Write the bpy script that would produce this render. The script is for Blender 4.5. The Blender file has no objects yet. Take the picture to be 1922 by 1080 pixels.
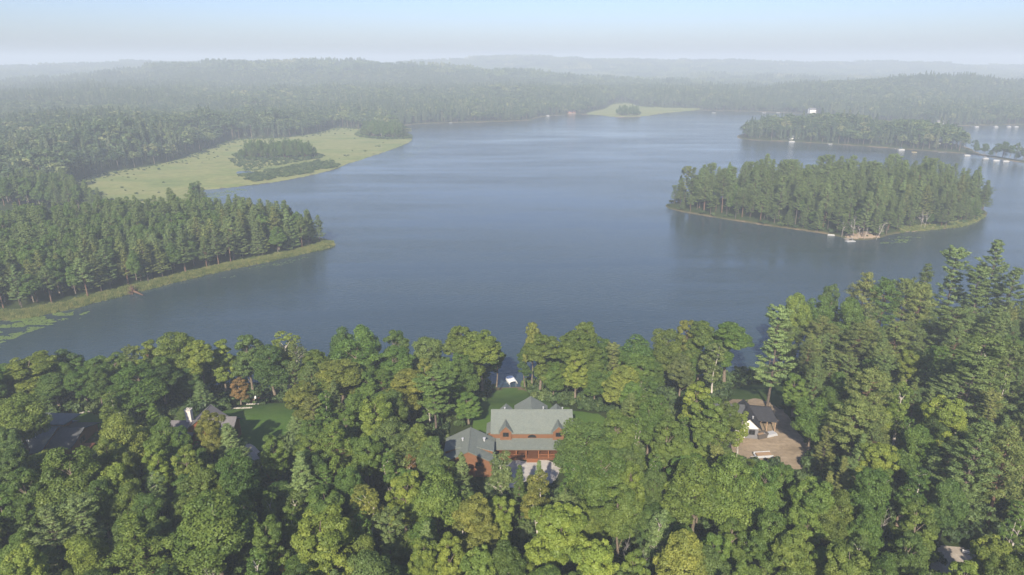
import bpy, math, random
import numpy as np
from math import radians, sin, cos, tan, atan, pi, sqrt

SC = bpy.context.scene
COL = SC.collection
rng = np.random.default_rng(11)
random.seed(11)

# ------------------------------------------------------------------ camera
CAMZ = 93.0
FPX = 1281.0                     # focal length in photograph pixels (1922 wide)
PITCH = radians(18.47)
cam_d = bpy.data.cameras.new('camera')
cam_d.sensor_width = 36.0
cam_d.lens = 36.0 * FPX / 1922.0
cam_d.clip_start = 1.0
cam_d.clip_end = 40000.0
cam = bpy.data.objects.new('camera', cam_d)
COL.objects.link(cam)
cam.location = (0, 0, CAMZ)
cam.rotation_euler = (pi / 2 - PITCH, 0, 0)
SC.camera = cam

# ------------------------------------------------------------------ light
SUN_EL = radians(33.0)
SUN_AZ = radians(189.0)          # clockwise from +Y: behind the camera, to its left
SKY_STRENGTH = 0.074
world = bpy.data.worlds.new('World')
SC.world = world
world.use_nodes = True
wn = world.node_tree
wn.nodes.clear()
w_out = wn.nodes.new('ShaderNodeOutputWorld')
w_bg = wn.nodes.new('ShaderNodeBackground')
w_sky = wn.nodes.new('ShaderNodeTexSky')
w_sky.sky_type = 'NISHITA'
w_sky.sun_disc = False
w_sky.sun_elevation = SUN_EL
w_sky.sun_rotation = SUN_AZ
w_sky.altitude = 400.0
w_sky.air_density = 1.0
w_sky.dust_density = 1.6
w_sky.ozone_density = 1.5
w_bg.inputs['Strength'].default_value = SKY_STRENGTH
w_tint = wn.nodes.new('ShaderNodeMix'); w_tint.data_type = 'RGBA'; w_tint.blend_type = 'MULTIPLY'; w_tint.inputs[0].default_value = 1.0
w_tint.inputs[7].default_value = (0.80, 0.86, 1.13, 1)      # smoky summer air, the same all round
wn.links.new(w_sky.outputs[0], w_tint.inputs[6]); wn.links.new(w_tint.outputs[2], w_bg.inputs['Color'])
wn.links.new(w_bg.outputs[0], w_out.inputs['Surface'])

sun_d = bpy.data.lights.new('sun', 'SUN')
sun_d.energy = 4.8
sun_d.angle = radians(0.8)
sun_d.color = (1.0, 0.89, 0.72)
sun = bpy.data.objects.new('sun', sun_d)
COL.objects.link(sun)
sdir = (sin(SUN_AZ) * cos(SUN_EL), cos(SUN_AZ) * cos(SUN_EL), sin(SUN_EL))   # towards the sun
from mathutils import Vector, Matrix
sun.rotation_euler = Vector(sdir).to_track_quat('Z', 'Y').to_euler()
sun.location = (sdir[0] * 300, sdir[1] * 300, 60 + sdir[2] * 300)

SC.view_settings.view_transform = 'Standard'
SC.view_settings.look = 'None'
SC.view_settings.gamma = 1.0
SC.view_settings.use_curve_mapping = False
SC.view_settings.exposure = 1.02
SC.render.engine = 'CYCLES'
cy = SC.cycles
cy.use_denoising = True
cy.max_bounces = 5
cy.diffuse_bounces = 3
cy.glossy_bounces = 2
cy.transmission_bounces = 2
cy.transparent_max_bounces = 4
cy.volume_bounces = 1
cy.sample_clamp_indirect = 4.0
cy.caustics_reflective = False
cy.caustics_refractive = False

HAZE_DENSITY = 0.00044
HAZE_TOP = 135.0

# ------------------------------------------------------------------ geometry of the view (only to place things on the ground)
CP, SP = cos(PITCH), sin(PITCH)
def at(px, py, z=0.0):
    """ground point at height z seen at a photograph pixel"""
    u = (px - 961.0) / FPX; v = (540.0 - py) / FPX
    dy = CP + v * SP; dz = -SP + v * CP
    t = (z - CAMZ) / dz
    return (u * t, dy * t)
def at_y(px, py, Y):
    u = (px - 961.0) / FPX; v = (540.0 - py) / FPX
    dy = CP + v * SP; dz = -SP + v * CP
    t = Y / dy
    return (u * t, CAMZ + dz * t)
def proj(x, y, z):
    zz = np.asarray(z) - CAMZ
    d = y * CP - zz * SP
    up = y * SP + zz * CP
    return 961 + FPX * x / d, 540 - FPX * up / d, d

# ------------------------------------------------------------------ noise helpers
_perm = np.random.default_rng(5).random((256, 256))
def vnoise(x, y):
    xi = np.floor(x).astype(int); yi = np.floor(y).astype(int)
    fx = x - xi; fy = y - yi
    fx = fx * fx * (3 - 2 * fx); fy = fy * fy * (3 - 2 * fy)
    a = _perm[xi & 255, yi & 255]; b = _perm[(xi + 1) & 255, yi & 255]
    c = _perm[xi & 255, (yi + 1) & 255]; d = _perm[(xi + 1) & 255, (yi + 1) & 255]
    return (a * (1 - fx) + b * fx) * (1 - fy) + (c * (1 - fx) + d * fx) * fy
def fbm(x, y, n=4):
    s = 0; a = 0.5
    for i in range(n):
        s = s + a * (vnoise(x + 17.3 * i, y - 9.1 * i) - 0.5); x = x * 2.03; y = y * 2.03; a *= 0.5
    return s

# ------------------------------------------------------------------ shorelines (world coordinates on the water plane)
def trace(pts, z=0.0):
    return [at(px, py, z) for px, py in pts]
NEAR_SHORE = [(-900, 168), (-600, 172), (-300, 178), (-150, 182), (-60, 184), (0, 185), (40, 187), (75, 195), (110, 206), (150, 219), (190, 233), (240, 250), (320, 275), (450, 310), (800, 380)]
FAR_PX = [(1922, 235), (1850, 235.5), (1790, 237), (1700, 231), (1600, 222), (1500, 213), (1420, 210), (1320, 207), (1250, 212), (1215, 219), (1150, 220.5), (1130, 217), (1090, 215), (1075, 214), (1040, 217), (1005, 221), (1000, 226), (930, 229), (850, 231), (790, 232.5), (755, 236), (750, 246), (774, 256), (772, 266), (740, 280), (700, 293), (640, 312), (632, 318), (560, 335), (500, 345), (420, 354), (362, 358), (356, 364), (400, 400), (480, 428), (560, 443), (618, 453), (629, 459), (617, 466), (560, 480), (480, 497), (380, 518), (250, 550), (130, 582), (0, 606)]
LAKE = NEAR_SHORE + [(1000, 500), (1150, 900), (850, 1040)] + trace(FAR_PX) + [(-300, 229), (-600, 236), (-900, 240)]
ISLE = trace([(1245, 388), (1262, 394), (1300, 402), (1400, 418), (1500, 432), (1560, 440), (1600, 452), (1645, 449), (1690, 436), (1760, 432), (1820, 424), (1848, 408), (1856, 396), (1790, 376), (1600, 364), (1450, 366), (1320, 375), (1255, 382)])
FAR_ISLE = trace([(1380, 258), (1400, 263), (1500, 267), (1600, 273.5), (1700, 280.5), (1800, 288), (1825, 290), (1870, 298), (1905, 304), (1960, 310), (1960, 306), (1905, 299), (1870, 294), (1830, 287), (1818, 276), (1750, 262), (1600, 250), (1450, 247), (1390, 252)])
MARSH = trace([(120, 352), (175, 330), (300, 311), (350, 296), (400, 276), (440, 262), (520, 262), (600, 252), (620, 240), (690, 244), (760, 258), (775, 260), (772, 266), (740, 280), (700, 293), (640, 312), (632, 318), (560, 335), (500, 345), (420, 354), (362, 358), (362, 372), (372, 392), (330, 408), (240, 406), (170, 396), (150, 372)])
MARSH2 = trace([(1145, 197), (1185, 194), (1200, 203), (1320, 204.5), (1322, 207), (1250, 212), (1215, 219), (1150, 220.5), (1130, 217), (1090, 215), (1140, 205)])
CLUMP1 = trace([(444, 297), (452, 292), (520, 290), (580, 291), (606, 297), (560, 302), (470, 302)])
CLUMP2 = trace([(668, 255), (690, 246), (745, 246), (768, 256), (764, 263), (700, 262)])
CLUMP3 = trace([(1149, 218), (1158, 214), (1197, 214), (1207, 218), (1178, 219.5)])

def smooth_poly(P, n=2):
    P = np.array(P, float)
    for _ in range(n):
        Q = np.roll(P, -1, axis=0)
        P = np.stack([0.75 * P + 0.25 * Q, 0.25 * P + 0.75 * Q], 1).reshape(-1, 2)
    return P
LAKE = smooth_poly(LAKE, 1); ISLE = smooth_poly(ISLE); FAR_ISLE = smooth_poly(FAR_ISLE, 1)
MARSH = smooth_poly(MARSH, 1); MARSH2 = smooth_poly(MARSH2, 1)
CLUMP1 = smooth_poly(CLUMP1); CLUMP2 = smooth_poly(CLUMP2); CLUMP3 = smooth_poly(CLUMP3)

def sdist(x, y, P):
    """signed distance, positive inside polygon P"""
    P = np.asarray(P, float)
    x = np.asarray(x, float).ravel(); y = np.asarray(y, float).ravel()
    best = np.full(x.shape, 1e18); inside = np.zeros(x.shape, bool)
    for i in range(len(P)):
        ax, ay = P[i]; bx, by = P[(i + 1) % len(P)]
        dx, dy = bx - ax, by - ay
        L = dx * dx + dy * dy + 1e-12
        t = np.clip(((x - ax) * dx + (y - ay) * dy) / L, 0, 1)
        ex = x - ax - t * dx; ey = y - ay - t * dy
        best = np.minimum(best, ex * ex + ey * ey)
        c = ((ay > y) != (by > y))
        with np.errstate(divide='ignore', invalid='ignore'):
            xi = (bx - ax) * (y - ay) / (by - ay + 1e-18) + ax
        inside ^= c & (x < xi)
    d = np.sqrt(best)
    return np.where(inside, d, -d)

HILLS = [(-640, 2250, 480, 420, 52), (-1000, 2150, 260, 250, 18), (-150, 2050, 380, 300, 30), (500, 3700, 800, 500, 54), (-200, 3900, 500, 400, 42), (900, 1560, 300, 170, 25), (1350, 1650, 300, 220, 18), (-1700, 3400, 900, 500, 60), (1900, 3900, 1200, 500, 45), (-300, 1500, 300, 200, 14), (-420, 800, 220, 120, 10), (-330, 650, 90, 70, 5), (150, 1500, 250, 160, 12)]
def sstep(a, b, x):
    t = np.clip((x - a) / (b - a), 0, 1)
    return t * t * (3 - 2 * t)
def shore_land(x, y):
    """distance to the waterline, positive on land"""
    d = -sdist(x, y, LAKE)
    for I in (ISLE, FAR_ISLE):
        d = np.maximum(d, sdist(x, y, I))
    wob = (fbm(np.ravel(x) / 9.0, np.ravel(y) / 9.0, 3)) * 2.2
    return d + wob
def height(x, y):
    x = np.asarray(x, float); y = np.asarray(y, float); sh = x.shape
    x = x.ravel(); y = y.ravel()
    d = shore_land(x, y)
    dl = np.maximum(d, 0)
    near = y < 300 + 0.25 * np.abs(x)
    isle = sdist(x, y, ISLE) > -5
    fisle = sdist(x, y, FAR_ISLE) > -5
    h_near = 8.0 * sstep(0, 34, dl) + 0.8 * fbm(x / 40, y / 40) * sstep(20, 60, dl)
    h_pen = 0.9 * sstep(0, 4, dl) + 4.0 * sstep(3, 45, dl)
    h_isle = 1.4 * sstep(0, 4, dl) + 5.0 * sstep(3, 30, dl)
    h_fisle = 0.8 * sstep(0, 3, dl) + 7.0 * sstep(4, 50, dl)
    h_far = 0.8 * sstep(0, 5, dl) + 6 * sstep(5, 120, dl) + 40 * sstep(60, 700, dl) * np.maximum(fbm(x / 420, y / 420) + 0.10, -0.1)
    for hx, hy, sx, sy, hh in HILLS:
        h_far = h_far + hh * np.exp(-((x - hx) / sx) ** 2 - ((y - hy) / sy) ** 2) * sstep(0, 160, dl)
    h_far = h_far * (1 - sstep(4500, 9000, y)) + 10 * sstep(4500, 9000, y)
    south = (y < 200 + np.maximum(0, x) * 0.25) 
    pen = (y < 480) & ~south
    h = np.where(south, h_near, np.where(pen, h_pen, h_far))
    h = np.where(isle, h_isle, h); h = np.where(fisle, h_fisle, h)
    # blend peninsula into the land behind
    b = sstep(430, 560, y)
    h = np.where(~south & ~isle & ~fisle & (x < 0), h_pen * (1 - b) + h_far * b, h)
    for M in (MARSH, MARSH2):
        m = sdist(x, y, M)
        w = sstep(-45, 0, m)
        h = h * (1 - w) + np.minimum(h, 0.55 * sstep(0, 5, dl) + 0.12 * fbm(x / 12, y / 12)) * w
    bed = -np.minimum(0.14 * np.maximum(-d, 0), 5.0)
    h = np.where(d > 0, h, bed)
    return h.reshape(sh)
def h1(x, y):
    return float(height(np.array([x]), np.array([y]))[0])

# ------------------------------------------------------------------ materials
MATS = {}
def new_mat(name):
    m = bpy.data.materials.new(name); m.use_nodes = True
    nt = m.node_tree; nt.nodes.clear()
    out = nt.nodes.new('ShaderNodeOutputMaterial')
    MATS[name] = m
    return m, nt, out
def N(nt, typ, **kw):
    n = nt.nodes.new(typ)
    for k, v in kw.items():
        setattr(n, k, v)
    return n
def L(nt, a, b): nt.links.new(a, b)
def ramp(nt, fac, stops):
    r = N(nt, 'ShaderNodeValToRGB')
    while len(r.color_ramp.elements) < len(stops): r.color_ramp.elements.new(0.5)
    for e, (p, c) in zip(r.color_ramp.elements, stops):
        e.position = p; e.color = (*c, 1)
    L(nt, fac, r.inputs[0])
    return r.outputs[0]
def noise(nt, scale, vec=None, detail=4, rough=0.6):
    n = N(nt, 'ShaderNodeTexNoise'); n.inputs['Scale'].default_value = scale
    n.inputs['Detail'].default_value = detail; n.inputs['Roughness'].default_value = rough
    if vec is not None: L(nt, vec, n.inputs['Vector'])
    return n.outputs['Fac']
def geo_pos(nt): return N(nt, 'ShaderNodeNewGeometry').outputs['Position']
def obj_co(nt): return N(nt, 'ShaderNodeTexCoord').outputs['Object']
def mixc(nt, fac, a, b, mode='MIX'):
    m = N(nt, 'ShaderNodeMix', data_type='RGBA', blend_type=mode)
    for s, v in ((m.inputs[0], fac), (m.inputs[6], a), (m.inputs[7], b)):
        if isinstance(v, (int, float)): s.default_value = v
        elif isinstance(v, tuple): s.default_value = (*v, 1)
        else: L(nt, v, s)
    return m.outputs[2]
def mapr(nt, v, a, b, c, d):
    m = N(nt, 'ShaderNodeMapRange'); L(nt, v, m.inputs[0])
    for i, k in enumerate((a, b, c, d)): m.inputs[i + 1].default_value = k
    return m.outputs[0]
def principled(nt, out, color, rough=0.8, spec=0.3, bump=None, bstr=0.4, bdist=0.1):
    p = N(nt, 'ShaderNodeBsdfPrincipled')
    if isinstance(color, tuple): p.inputs['Base Color'].default_value = (*color, 1)
    else: L(nt, color, p.inputs['Base Color'])
    p.inputs['Roughness'].default_value = rough
    p.inputs['Specular IOR Level'].default_value = spec
    if bump is not None:
        b = N(nt, 'ShaderNodeBump'); b.inputs['Strength'].default_value = bstr; b.inputs['Distance'].default_value = bdist
        L(nt, bump, b.inputs['Height']); L(nt, b.outputs[0], p.inputs['Normal'])
    L(nt, p.outputs[0], out.inputs['Surface'])
    return p
def flat(name, c, rough=0.6, spec=0.3, var=0.25, scale=3.0):
    m, nt, out = new_mat(name)
    f = noise(nt, scale, obj_co(nt))
    col = mixc(nt, f, tuple(x * (1 - var) for x in c), tuple(min(1, x * (1 + var)) for x in c))
    principled(nt, out, col, rough, spec)
    return m

def foliage(name, use_color=True, trans=0.28, stops=None):
    m, nt, out = new_mat(name)
    info = N(nt, 'ShaderNodeObjectInfo')
    va = N(nt, 'ShaderNodeAttribute', attribute_name='var')
    if use_color: base = info.outputs['Color']
    else:
        base = ramp(nt, info.outputs['Random'], stops)
        if name.startswith('far'):
            pn = noise(nt, 0.007, geo_pos(nt), 4); base = mixc(nt, mapr(nt, pn, 0.35, 0.65, 0.0, 0.55), base, (0.05, 0.082, 0.036))
    val = mapr(nt, va.outputs['Fac'], 0, 1, 0.68, 1.34)
    hue = mapr(nt, va.outputs['Fac'], 0, 1, 0.515, 0.482)
    rv = mapr(nt, info.outputs['Random'], 0, 1, 0.86, 1.14)
    mul = N(nt, 'ShaderNodeMath', operation='MULTIPLY'); L(nt, val, mul.inputs[0]); L(nt, rv, mul.inputs[1])
    h = N(nt, 'ShaderNodeHueSaturation'); L(nt, base, h.inputs['Color']); L(nt, mul.outputs[0], h.inputs['Value']); L(nt, hue, h.inputs['Hue'])
    d = N(nt, 'ShaderNodeBsdfDiffuse'); L(nt, h.outputs[0], d.inputs[0])
    t = N(nt, 'ShaderNodeBsdfTranslucent')
    tc = mixc(nt, 1.0, h.outputs[0], (1.15, 1.1, 0.6), 'MULTIPLY'); L(nt, tc, t.inputs[0])
    mx = N(nt, 'ShaderNodeMixShader'); mx.inputs[0].default_value = trans
    L(nt, d.outputs[0], mx.inputs[1]); L(nt, t.outputs[0], mx.inputs[2])
    g = N(nt, 'ShaderNodeBsdfGlossy'); g.inputs['Roughness'].default_value = 0.55; g.inputs[0].default_value = (0.9, 0.95, 1, 1)
    m2 = N(nt, 'ShaderNodeMixShader'); m2.inputs[0].default_value = 0.018
    L(nt, mx.outputs[0], m2.inputs[1]); L(nt, g.outputs[0], m2.inputs[2])
    L(nt, m2.outputs[0], out.inputs['Surface'])
    return m
foliage('leaves')
foliage('needles', trans=0.22)
foliage('shrub_leaves', False, stops=[(0, (0.05, 0.085, 0.03)), (0.5, (0.07, 0.115, 0.035)), (1, (0.10, 0.135, 0.045))])
foliage('far_leaves', False, trans=0.2, stops=[(0, (0.045, 0.08, 0.034)), (0.35, (0.075, 0.12, 0.042)), (0.7, (0.11, 0.15, 0.05)), (0.9, (0.15, 0.18, 0.06)), (1, (0.22, 0.22, 0.10))])
foliage('far_needles', False, trans=0.1, stops=[(0, (0.045, 0.078, 0.04)), (0.5, (0.065, 0.10, 0.048)), (1, (0.11, 0.125, 0.065))])
foliage('reed_leaves', False, trans=0.3, stops=[(0, (0.12, 0.165, 0.045)), (0.5, (0.17, 0.20, 0.06)), (1, (0.22, 0.22, 0.08))])
def bark(name, a, b, scale=6):
    m, nt, out = new_mat(name)
    mp = N(nt, 'ShaderNodeMapping'); mp.inputs['Scale'].default_value = (1, 1, 0.25); L(nt, obj_co(nt), mp.inputs[0])
    f = noise(nt, scale, mp.outputs[0], 5)
    principled(nt, out, ramp(nt, f, [(0.3, a), (0.7, b)]), 0.9, 0.1, f, 0.6, 0.05)
bark('bark_oak', (0.07, 0.055, 0.042), (0.2, 0.165, 0.13))
bark('bark_pine', (0.07, 0.045, 0.033), (0.20, 0.125, 0.088))
bark('bark_wpine', (0.05, 0.042, 0.036), (0.15, 0.12, 0.10))
bark('bark_birch', (0.16, 0.14, 0.12), (0.55, 0.51, 0.46), 3)
bark('bark_dead', (0.2, 0.18, 0.165), (0.48, 0.44, 0.41))

# forest floor / terrain
m, nt, out = new_mat('terrain')
P = geo_pos(nt)
n1 = noise(nt, 0.12, P, 6); n2 = noise(nt, 1.3, P, 5)
floor_c = ramp(nt, n1, [(0.3, (0.020, 0.028, 0.010)), (0.55, (0.035, 0.05, 0.016)), (0.75, (0.06, 0.055, 0.03))])
floor_c = mixc(nt, mapr(nt, n2, 0.3, 0.7, 0.2, 0.7), floor_c, (0.03, 0.045, 0.014))
sep = N(nt, 'ShaderNodeSeparateXYZ'); L(nt, P, sep.inputs[0])
bank = mapr(nt, sep.outputs[2], 0.15, 0.75, 1.0, 0.0)
n3 = noise(nt, 0.05, P, 4)
bank_c = ramp(nt, n3, [(0.35, (0.06, 0.07, 0.025)), (0.5, (0.10, 0.085, 0.045)), (0.62, (0.19, 0.14, 0.09))])
col = mixc(nt, bank, floor_c, bank_c)
principled(nt, out, col, 0.95, 0.1, n2, 0.6, 0.3)

def ground_mat(name, stops, s1, s2, extra=None, bstr=0.3, streak=False):
    m, nt, out = new_mat(name)
    P = geo_pos(nt)
    mp = N(nt, 'ShaderNodeMapping'); mp.inputs['Scale'].default_value = (0.45 if streak else 1, 1.0, 1); L(nt, P, mp.inputs[0])
    a = noise(nt, s1, mp.outputs[0], 6, 0.65); b = noise(nt, s2, P, 6, 0.7)
    c = ramp(nt, a, stops)
    c = mixc(nt, 0.55, c, ramp(nt, b, [(0.2, (0.25, 0.25, 0.25)), (0.8, (0.78, 0.78, 0.78))]), 'OVERLAY')
    principled(nt, out, c, 0.95, 0.1, b, bstr, 0.15)
ground_mat('marsh_grass', [(0.28, (0.10, 0.14, 0.045)), (0.42, (0.15, 0.18, 0.06)), (0.55, (0.20, 0.205, 0.08)), (0.7, (0.125, 0.16, 0.052))], 0.03, 0.16, streak=True)
ground_mat('lawn', [(0.3, (0.045, 0.095, 0.018)), (0.7, (0.075, 0.125, 0.026))], 0.12, 2.5)
ground_mat('rough_lawn', [(0.3, (0.03, 0.062, 0.014)), (0.7, (0.06, 0.09, 0.022))], 0.2, 1.5)
ground_mat('dirt', [(0.3, (0.16, 0.125, 0.085)), (0.5, (0.235, 0.185, 0.13)), (0.7, (0.31, 0.25, 0.18))], 0.22, 1.1, streak=True, bstr=0.6)
ground_mat('gravel', [(0.3, (0.27, 0.235, 0.20)), (0.7, (0.37, 0.33, 0.285))], 0.25, 4)
ground_mat('concrete', [(0.3, (0.30, 0.28, 0.25)), (0.7, (0.42, 0.40, 0.37))], 0.3, 3)
ground_mat('sand', [(0.3, (0.20, 0.15, 0.105)), (0.7, (0.32, 0.25, 0.18))], 0.1, 2)
ground_mat('field', [(0.3, (0.30, 0.29, 0.17)), (0.7, (0.42, 0.38, 0.25))], 0.01, 0.05)

# water
m, nt, out = new_mat('water')
P = geo_pos(nt)
mp = N(nt, 'ShaderNodeMapping'); mp.inputs['Rotation'].default_value = (0, 0, radians(-24)); mp.inputs['Scale'].default_value = (0.55, 1.15, 1); L(nt, P, mp.inputs[0])
r1 = noise(nt, 0.75, mp.outputs[0], 3, 0.55)
mp2 = N(nt, 'ShaderNodeMapping'); mp2.inputs['Rotation'].default_value = (0, 0, radians(18)); mp2.inputs['Scale'].default_value = (0.5, 1.3, 1); L(nt, P, mp2.inputs[0])
r2 = noise(nt, 2.1, mp2.outputs[0], 2, 0.5)
mp3 = N(nt, 'ShaderNodeMapping'); mp3.inputs['Rotation'].default_value = (0, 0, radians(-12)); mp3.inputs['Scale'].default_value = (0.25, 1.0, 1); L(nt, P, mp3.inputs[0])
gust = noise(nt, 0.016, mp3.outputs[0], 4, 0.6)
mp4 = N(nt, 'ShaderNodeMapping'); mp4.inputs['Rotation'].default_value = (0, 0, radians(9)); mp4.inputs['Scale'].default_value = (0.12, 1.0, 1); L(nt, P, mp4.inputs[0])
streak = noise(nt, 0.06, mp4.outputs[0], 5, 0.65)
gs = N(nt, 'ShaderNodeMath', operation='MULTIPLY_ADD'); L(nt, streak, gs.inputs[0]); gs.inputs[1].default_value = 0.6; L(nt, gust, gs.inputs[2])
amp = mapr(nt, gs.outputs[0], 0.62, 0.98, 0.25, 1.35)
ad = N(nt, 'ShaderNodeMath', operation='MULTIPLY_ADD'); L(nt, r2, ad.inputs[0]); ad.inputs[1].default_value = 0.35; L(nt, r1, ad.inputs[2])
bp = N(nt, 'ShaderNodeBump'); bp.inputs['Distance'].default_value = 0.19; L(nt, amp, bp.inputs['Strength']); L(nt, ad.outputs[0], bp.inputs['Height'])
pr = N(nt, 'ShaderNodeBsdfPrincipled')
pr.inputs['Base Color'].default_value = (0.027, 0.045, 0.053, 1)
pr.inputs['Roughness'].default_value = 0.08
pr.inputs['IOR'].default_value = 1.333
L(nt, bp.outputs[0], pr.inputs['Normal'])
L(nt, mapr(nt, gs.outputs[0], 0.6, 1.0, 0.03, 0.11), pr.inputs['Roughness'])
L(nt, pr.outputs[0], out.inputs['Surface'])

# building materials
def shingles(name, a, b):
    m, nt, out = new_mat(name)
    co = obj_co(nt)
    n = noise(nt, 0.9, co, 5); n2 = noise(nt, 9.0, co, 3)
    c = mixc(nt, n, a, b)
    c = mixc(nt, 0.5, c, ramp(nt, n2, [(0.2, (0.3, 0.3, 0.3)), (0.8, (0.72, 0.72, 0.72))]), 'OVERLAY')
    br = N(nt, 'ShaderNodeTexBrick'); L(nt, co, br.inputs[0]); br.inputs['Scale'].default_value = 1.6
    br.inputs['Color1'].default_value = (0.42, 0.42, 0.42, 1); br.inputs['Color2'].default_value = (0.6, 0.6, 0.6, 1); br.inputs['Mortar'].default_value = (0.25, 0.25, 0.25, 1); br.inputs['Mortar Size'].default_value = 0.012
    c = mixc(nt, 0.4, c, br.outputs[0], 'OVERLAY')
    principled(nt, out, c, 0.9, 0.2, n2, 0.4, 0.03)
shingles('roof_green', (0.108, 0.132, 0.124), (0.165, 0.178, 0.155))
shingles('roof_grey', (0.105, 0.10, 0.105), (0.14, 0.132, 0.135))
shingles('roof_dark', (0.045, 0.05, 0.056), (0.085, 0.088, 0.09))
shingles('roof_slate', (0.085, 0.10, 0.104), (0.135, 0.145, 0.145))
shingles('roof_black', (0.022, 0.023, 0.027), (0.042, 0.043, 0.05))
def siding(name, a, b, scale=3.2, axis=2):
    m, nt, out = new_mat(name)
    co = obj_co(nt)
    w = N(nt, 'ShaderNodeTexWave', wave_type='BANDS', bands_direction='XYZ'[axis], wave_profile='SIN'); w.inputs['Scale'].default_value = scale; w.inputs['Distortion'].default_value = 0.3; L(nt, co, w.inputs[0])
    n = noise(nt, 2.5, co, 5)
    c = mixc(nt, n, a, b)
    c = mixc(nt, mapr(nt, w.outputs['Fac'], 0, 0.3, 0.55, 0), c, tuple(x * 0.35 for x in a))
    principled(nt, out, c, 0.6, 0.3, w.outputs['Fac'], 0.6, 0.06)
siding('log_wall', (0.135, 0.062, 0.031), (0.205, 0.098, 0.048), 1.1)
siding('white_siding', (0.66, 0.64, 0.6), (0.8, 0.78, 0.74), 2.2)
siding('grey_siding', (0.15, 0.15, 0.16), (0.2, 0.2, 0.21), 2.2, 0)
siding('brown_siding', (0.16, 0.06, 0.025), (0.24, 0.09, 0.04), 2.0, 0)
flat('wood_dark', (0.11, 0.045, 0.022), 0.6)
flat('wood_post', (0.22, 0.09, 0.04), 0.6)
flat('raw_wood', (0.28, 0.19, 0.12), 0.7)
flat('trim_black', (0.012, 0.012, 0.014), 0.5)
flat('trim_brown', (0.07, 0.035, 0.02), 0.5)
flat('white_paint', (0.75, 0.75, 0.73), 0.5)
flat('boat_white', (0.40, 0.40, 0.39), 0.6)
flat('metal_pale', (0.38, 0.39, 0.41), 0.35, 0.5)
flat('metal_grey', (0.3, 0.32, 0.35), 0.45, 0.5)
flat('chimney_block', (0.52, 0.49, 0.45), 0.9, 0.1, 0.3, 4)
flat('dock_wood', (0.27, 0.24, 0.21), 0.8, 0.1)
flat('canvas_blue', (0.05, 0.14, 0.33), 0.8)
flat('canvas_tan', (0.5, 0.42, 0.32), 0.8)
flat('yellow_plastic', (0.6, 0.42, 0.06), 0.5)
flat('dumpster', (0.08, 0.07, 0.065), 0.6)
flat('lily', (0.10, 0.145, 0.035), 0.5, 0.4, 0.5, 0.4)
flat('stone', (0.42, 0.39, 0.35), 0.9, 0.1, 0.3)
flat('red_siding', (0.33, 0.15, 0.10), 0.8)
m, nt, out = new_mat('glass_dark')
p = principled(nt, out, (0.012, 0.014, 0.016), 0.08, 0.6)

# ------------------------------------------------------------------ mesh helpers
def raw_mesh(name, V, F, mats, mi=None, smooth=False, var=None):
    """V (n,3), F list of arrays (k, 3|4)"""
    V = np.asarray(V, np.float32)
    F = [np.asarray(f, np.int32) for f in F if len(f)]
    me = bpy.data.meshes.new(name)
    me.vertices.add(len(V)); me.vertices.foreach_set('co', V.ravel())
    loops = np.concatenate([f.ravel() for f in F])
    tot = np.concatenate([np.full(len(f), f.shape[1], np.int32) for f in F])
    start = np.concatenate([[0], np.cumsum(tot)[:-1]]).astype(np.int32)
    me.loops.add(len(loops)); me.loops.foreach_set('vertex_index', loops)
    me.polygons.add(len(tot)); me.polygons.foreach_set('loop_start', start); me.polygons.foreach_set('loop_total', tot)
    if mi is not None: me.polygons.foreach_set('material_index', np.asarray(mi, np.int32))
    if smooth: me.polygons.foreach_set('use_smooth', np.ones(len(tot), bool))
    for mm in mats: me.materials.append(MATS[mm])
    if var is not None:
        a = me.attributes.new('var', 'FLOAT', 'POINT'); a.data.foreach_set('value', np.asarray(var, np.float32))
    me.update(calc_edges=True)
    return me
def put(name, me, parent=None, loc=None, rot=None, scale=None):
    o = bpy.data.objects.new(name, me); COL.objects.link(o)
    if parent: o.parent = parent
    if loc is not None: o.location = loc
    if rot is not None: o.rotation_euler = rot
    if scale is not None: o.scale = scale
    return o
def tag(o, label, cat, group=None):
    o['label'] = label; o['category'] = cat
    if group: o['group'] = group
    return o
def thing(name, label, cat, loc, rz=0, group=None):
    return tag(put(name, None, None, loc, (0, 0, rz)), label, cat, group)
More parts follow.
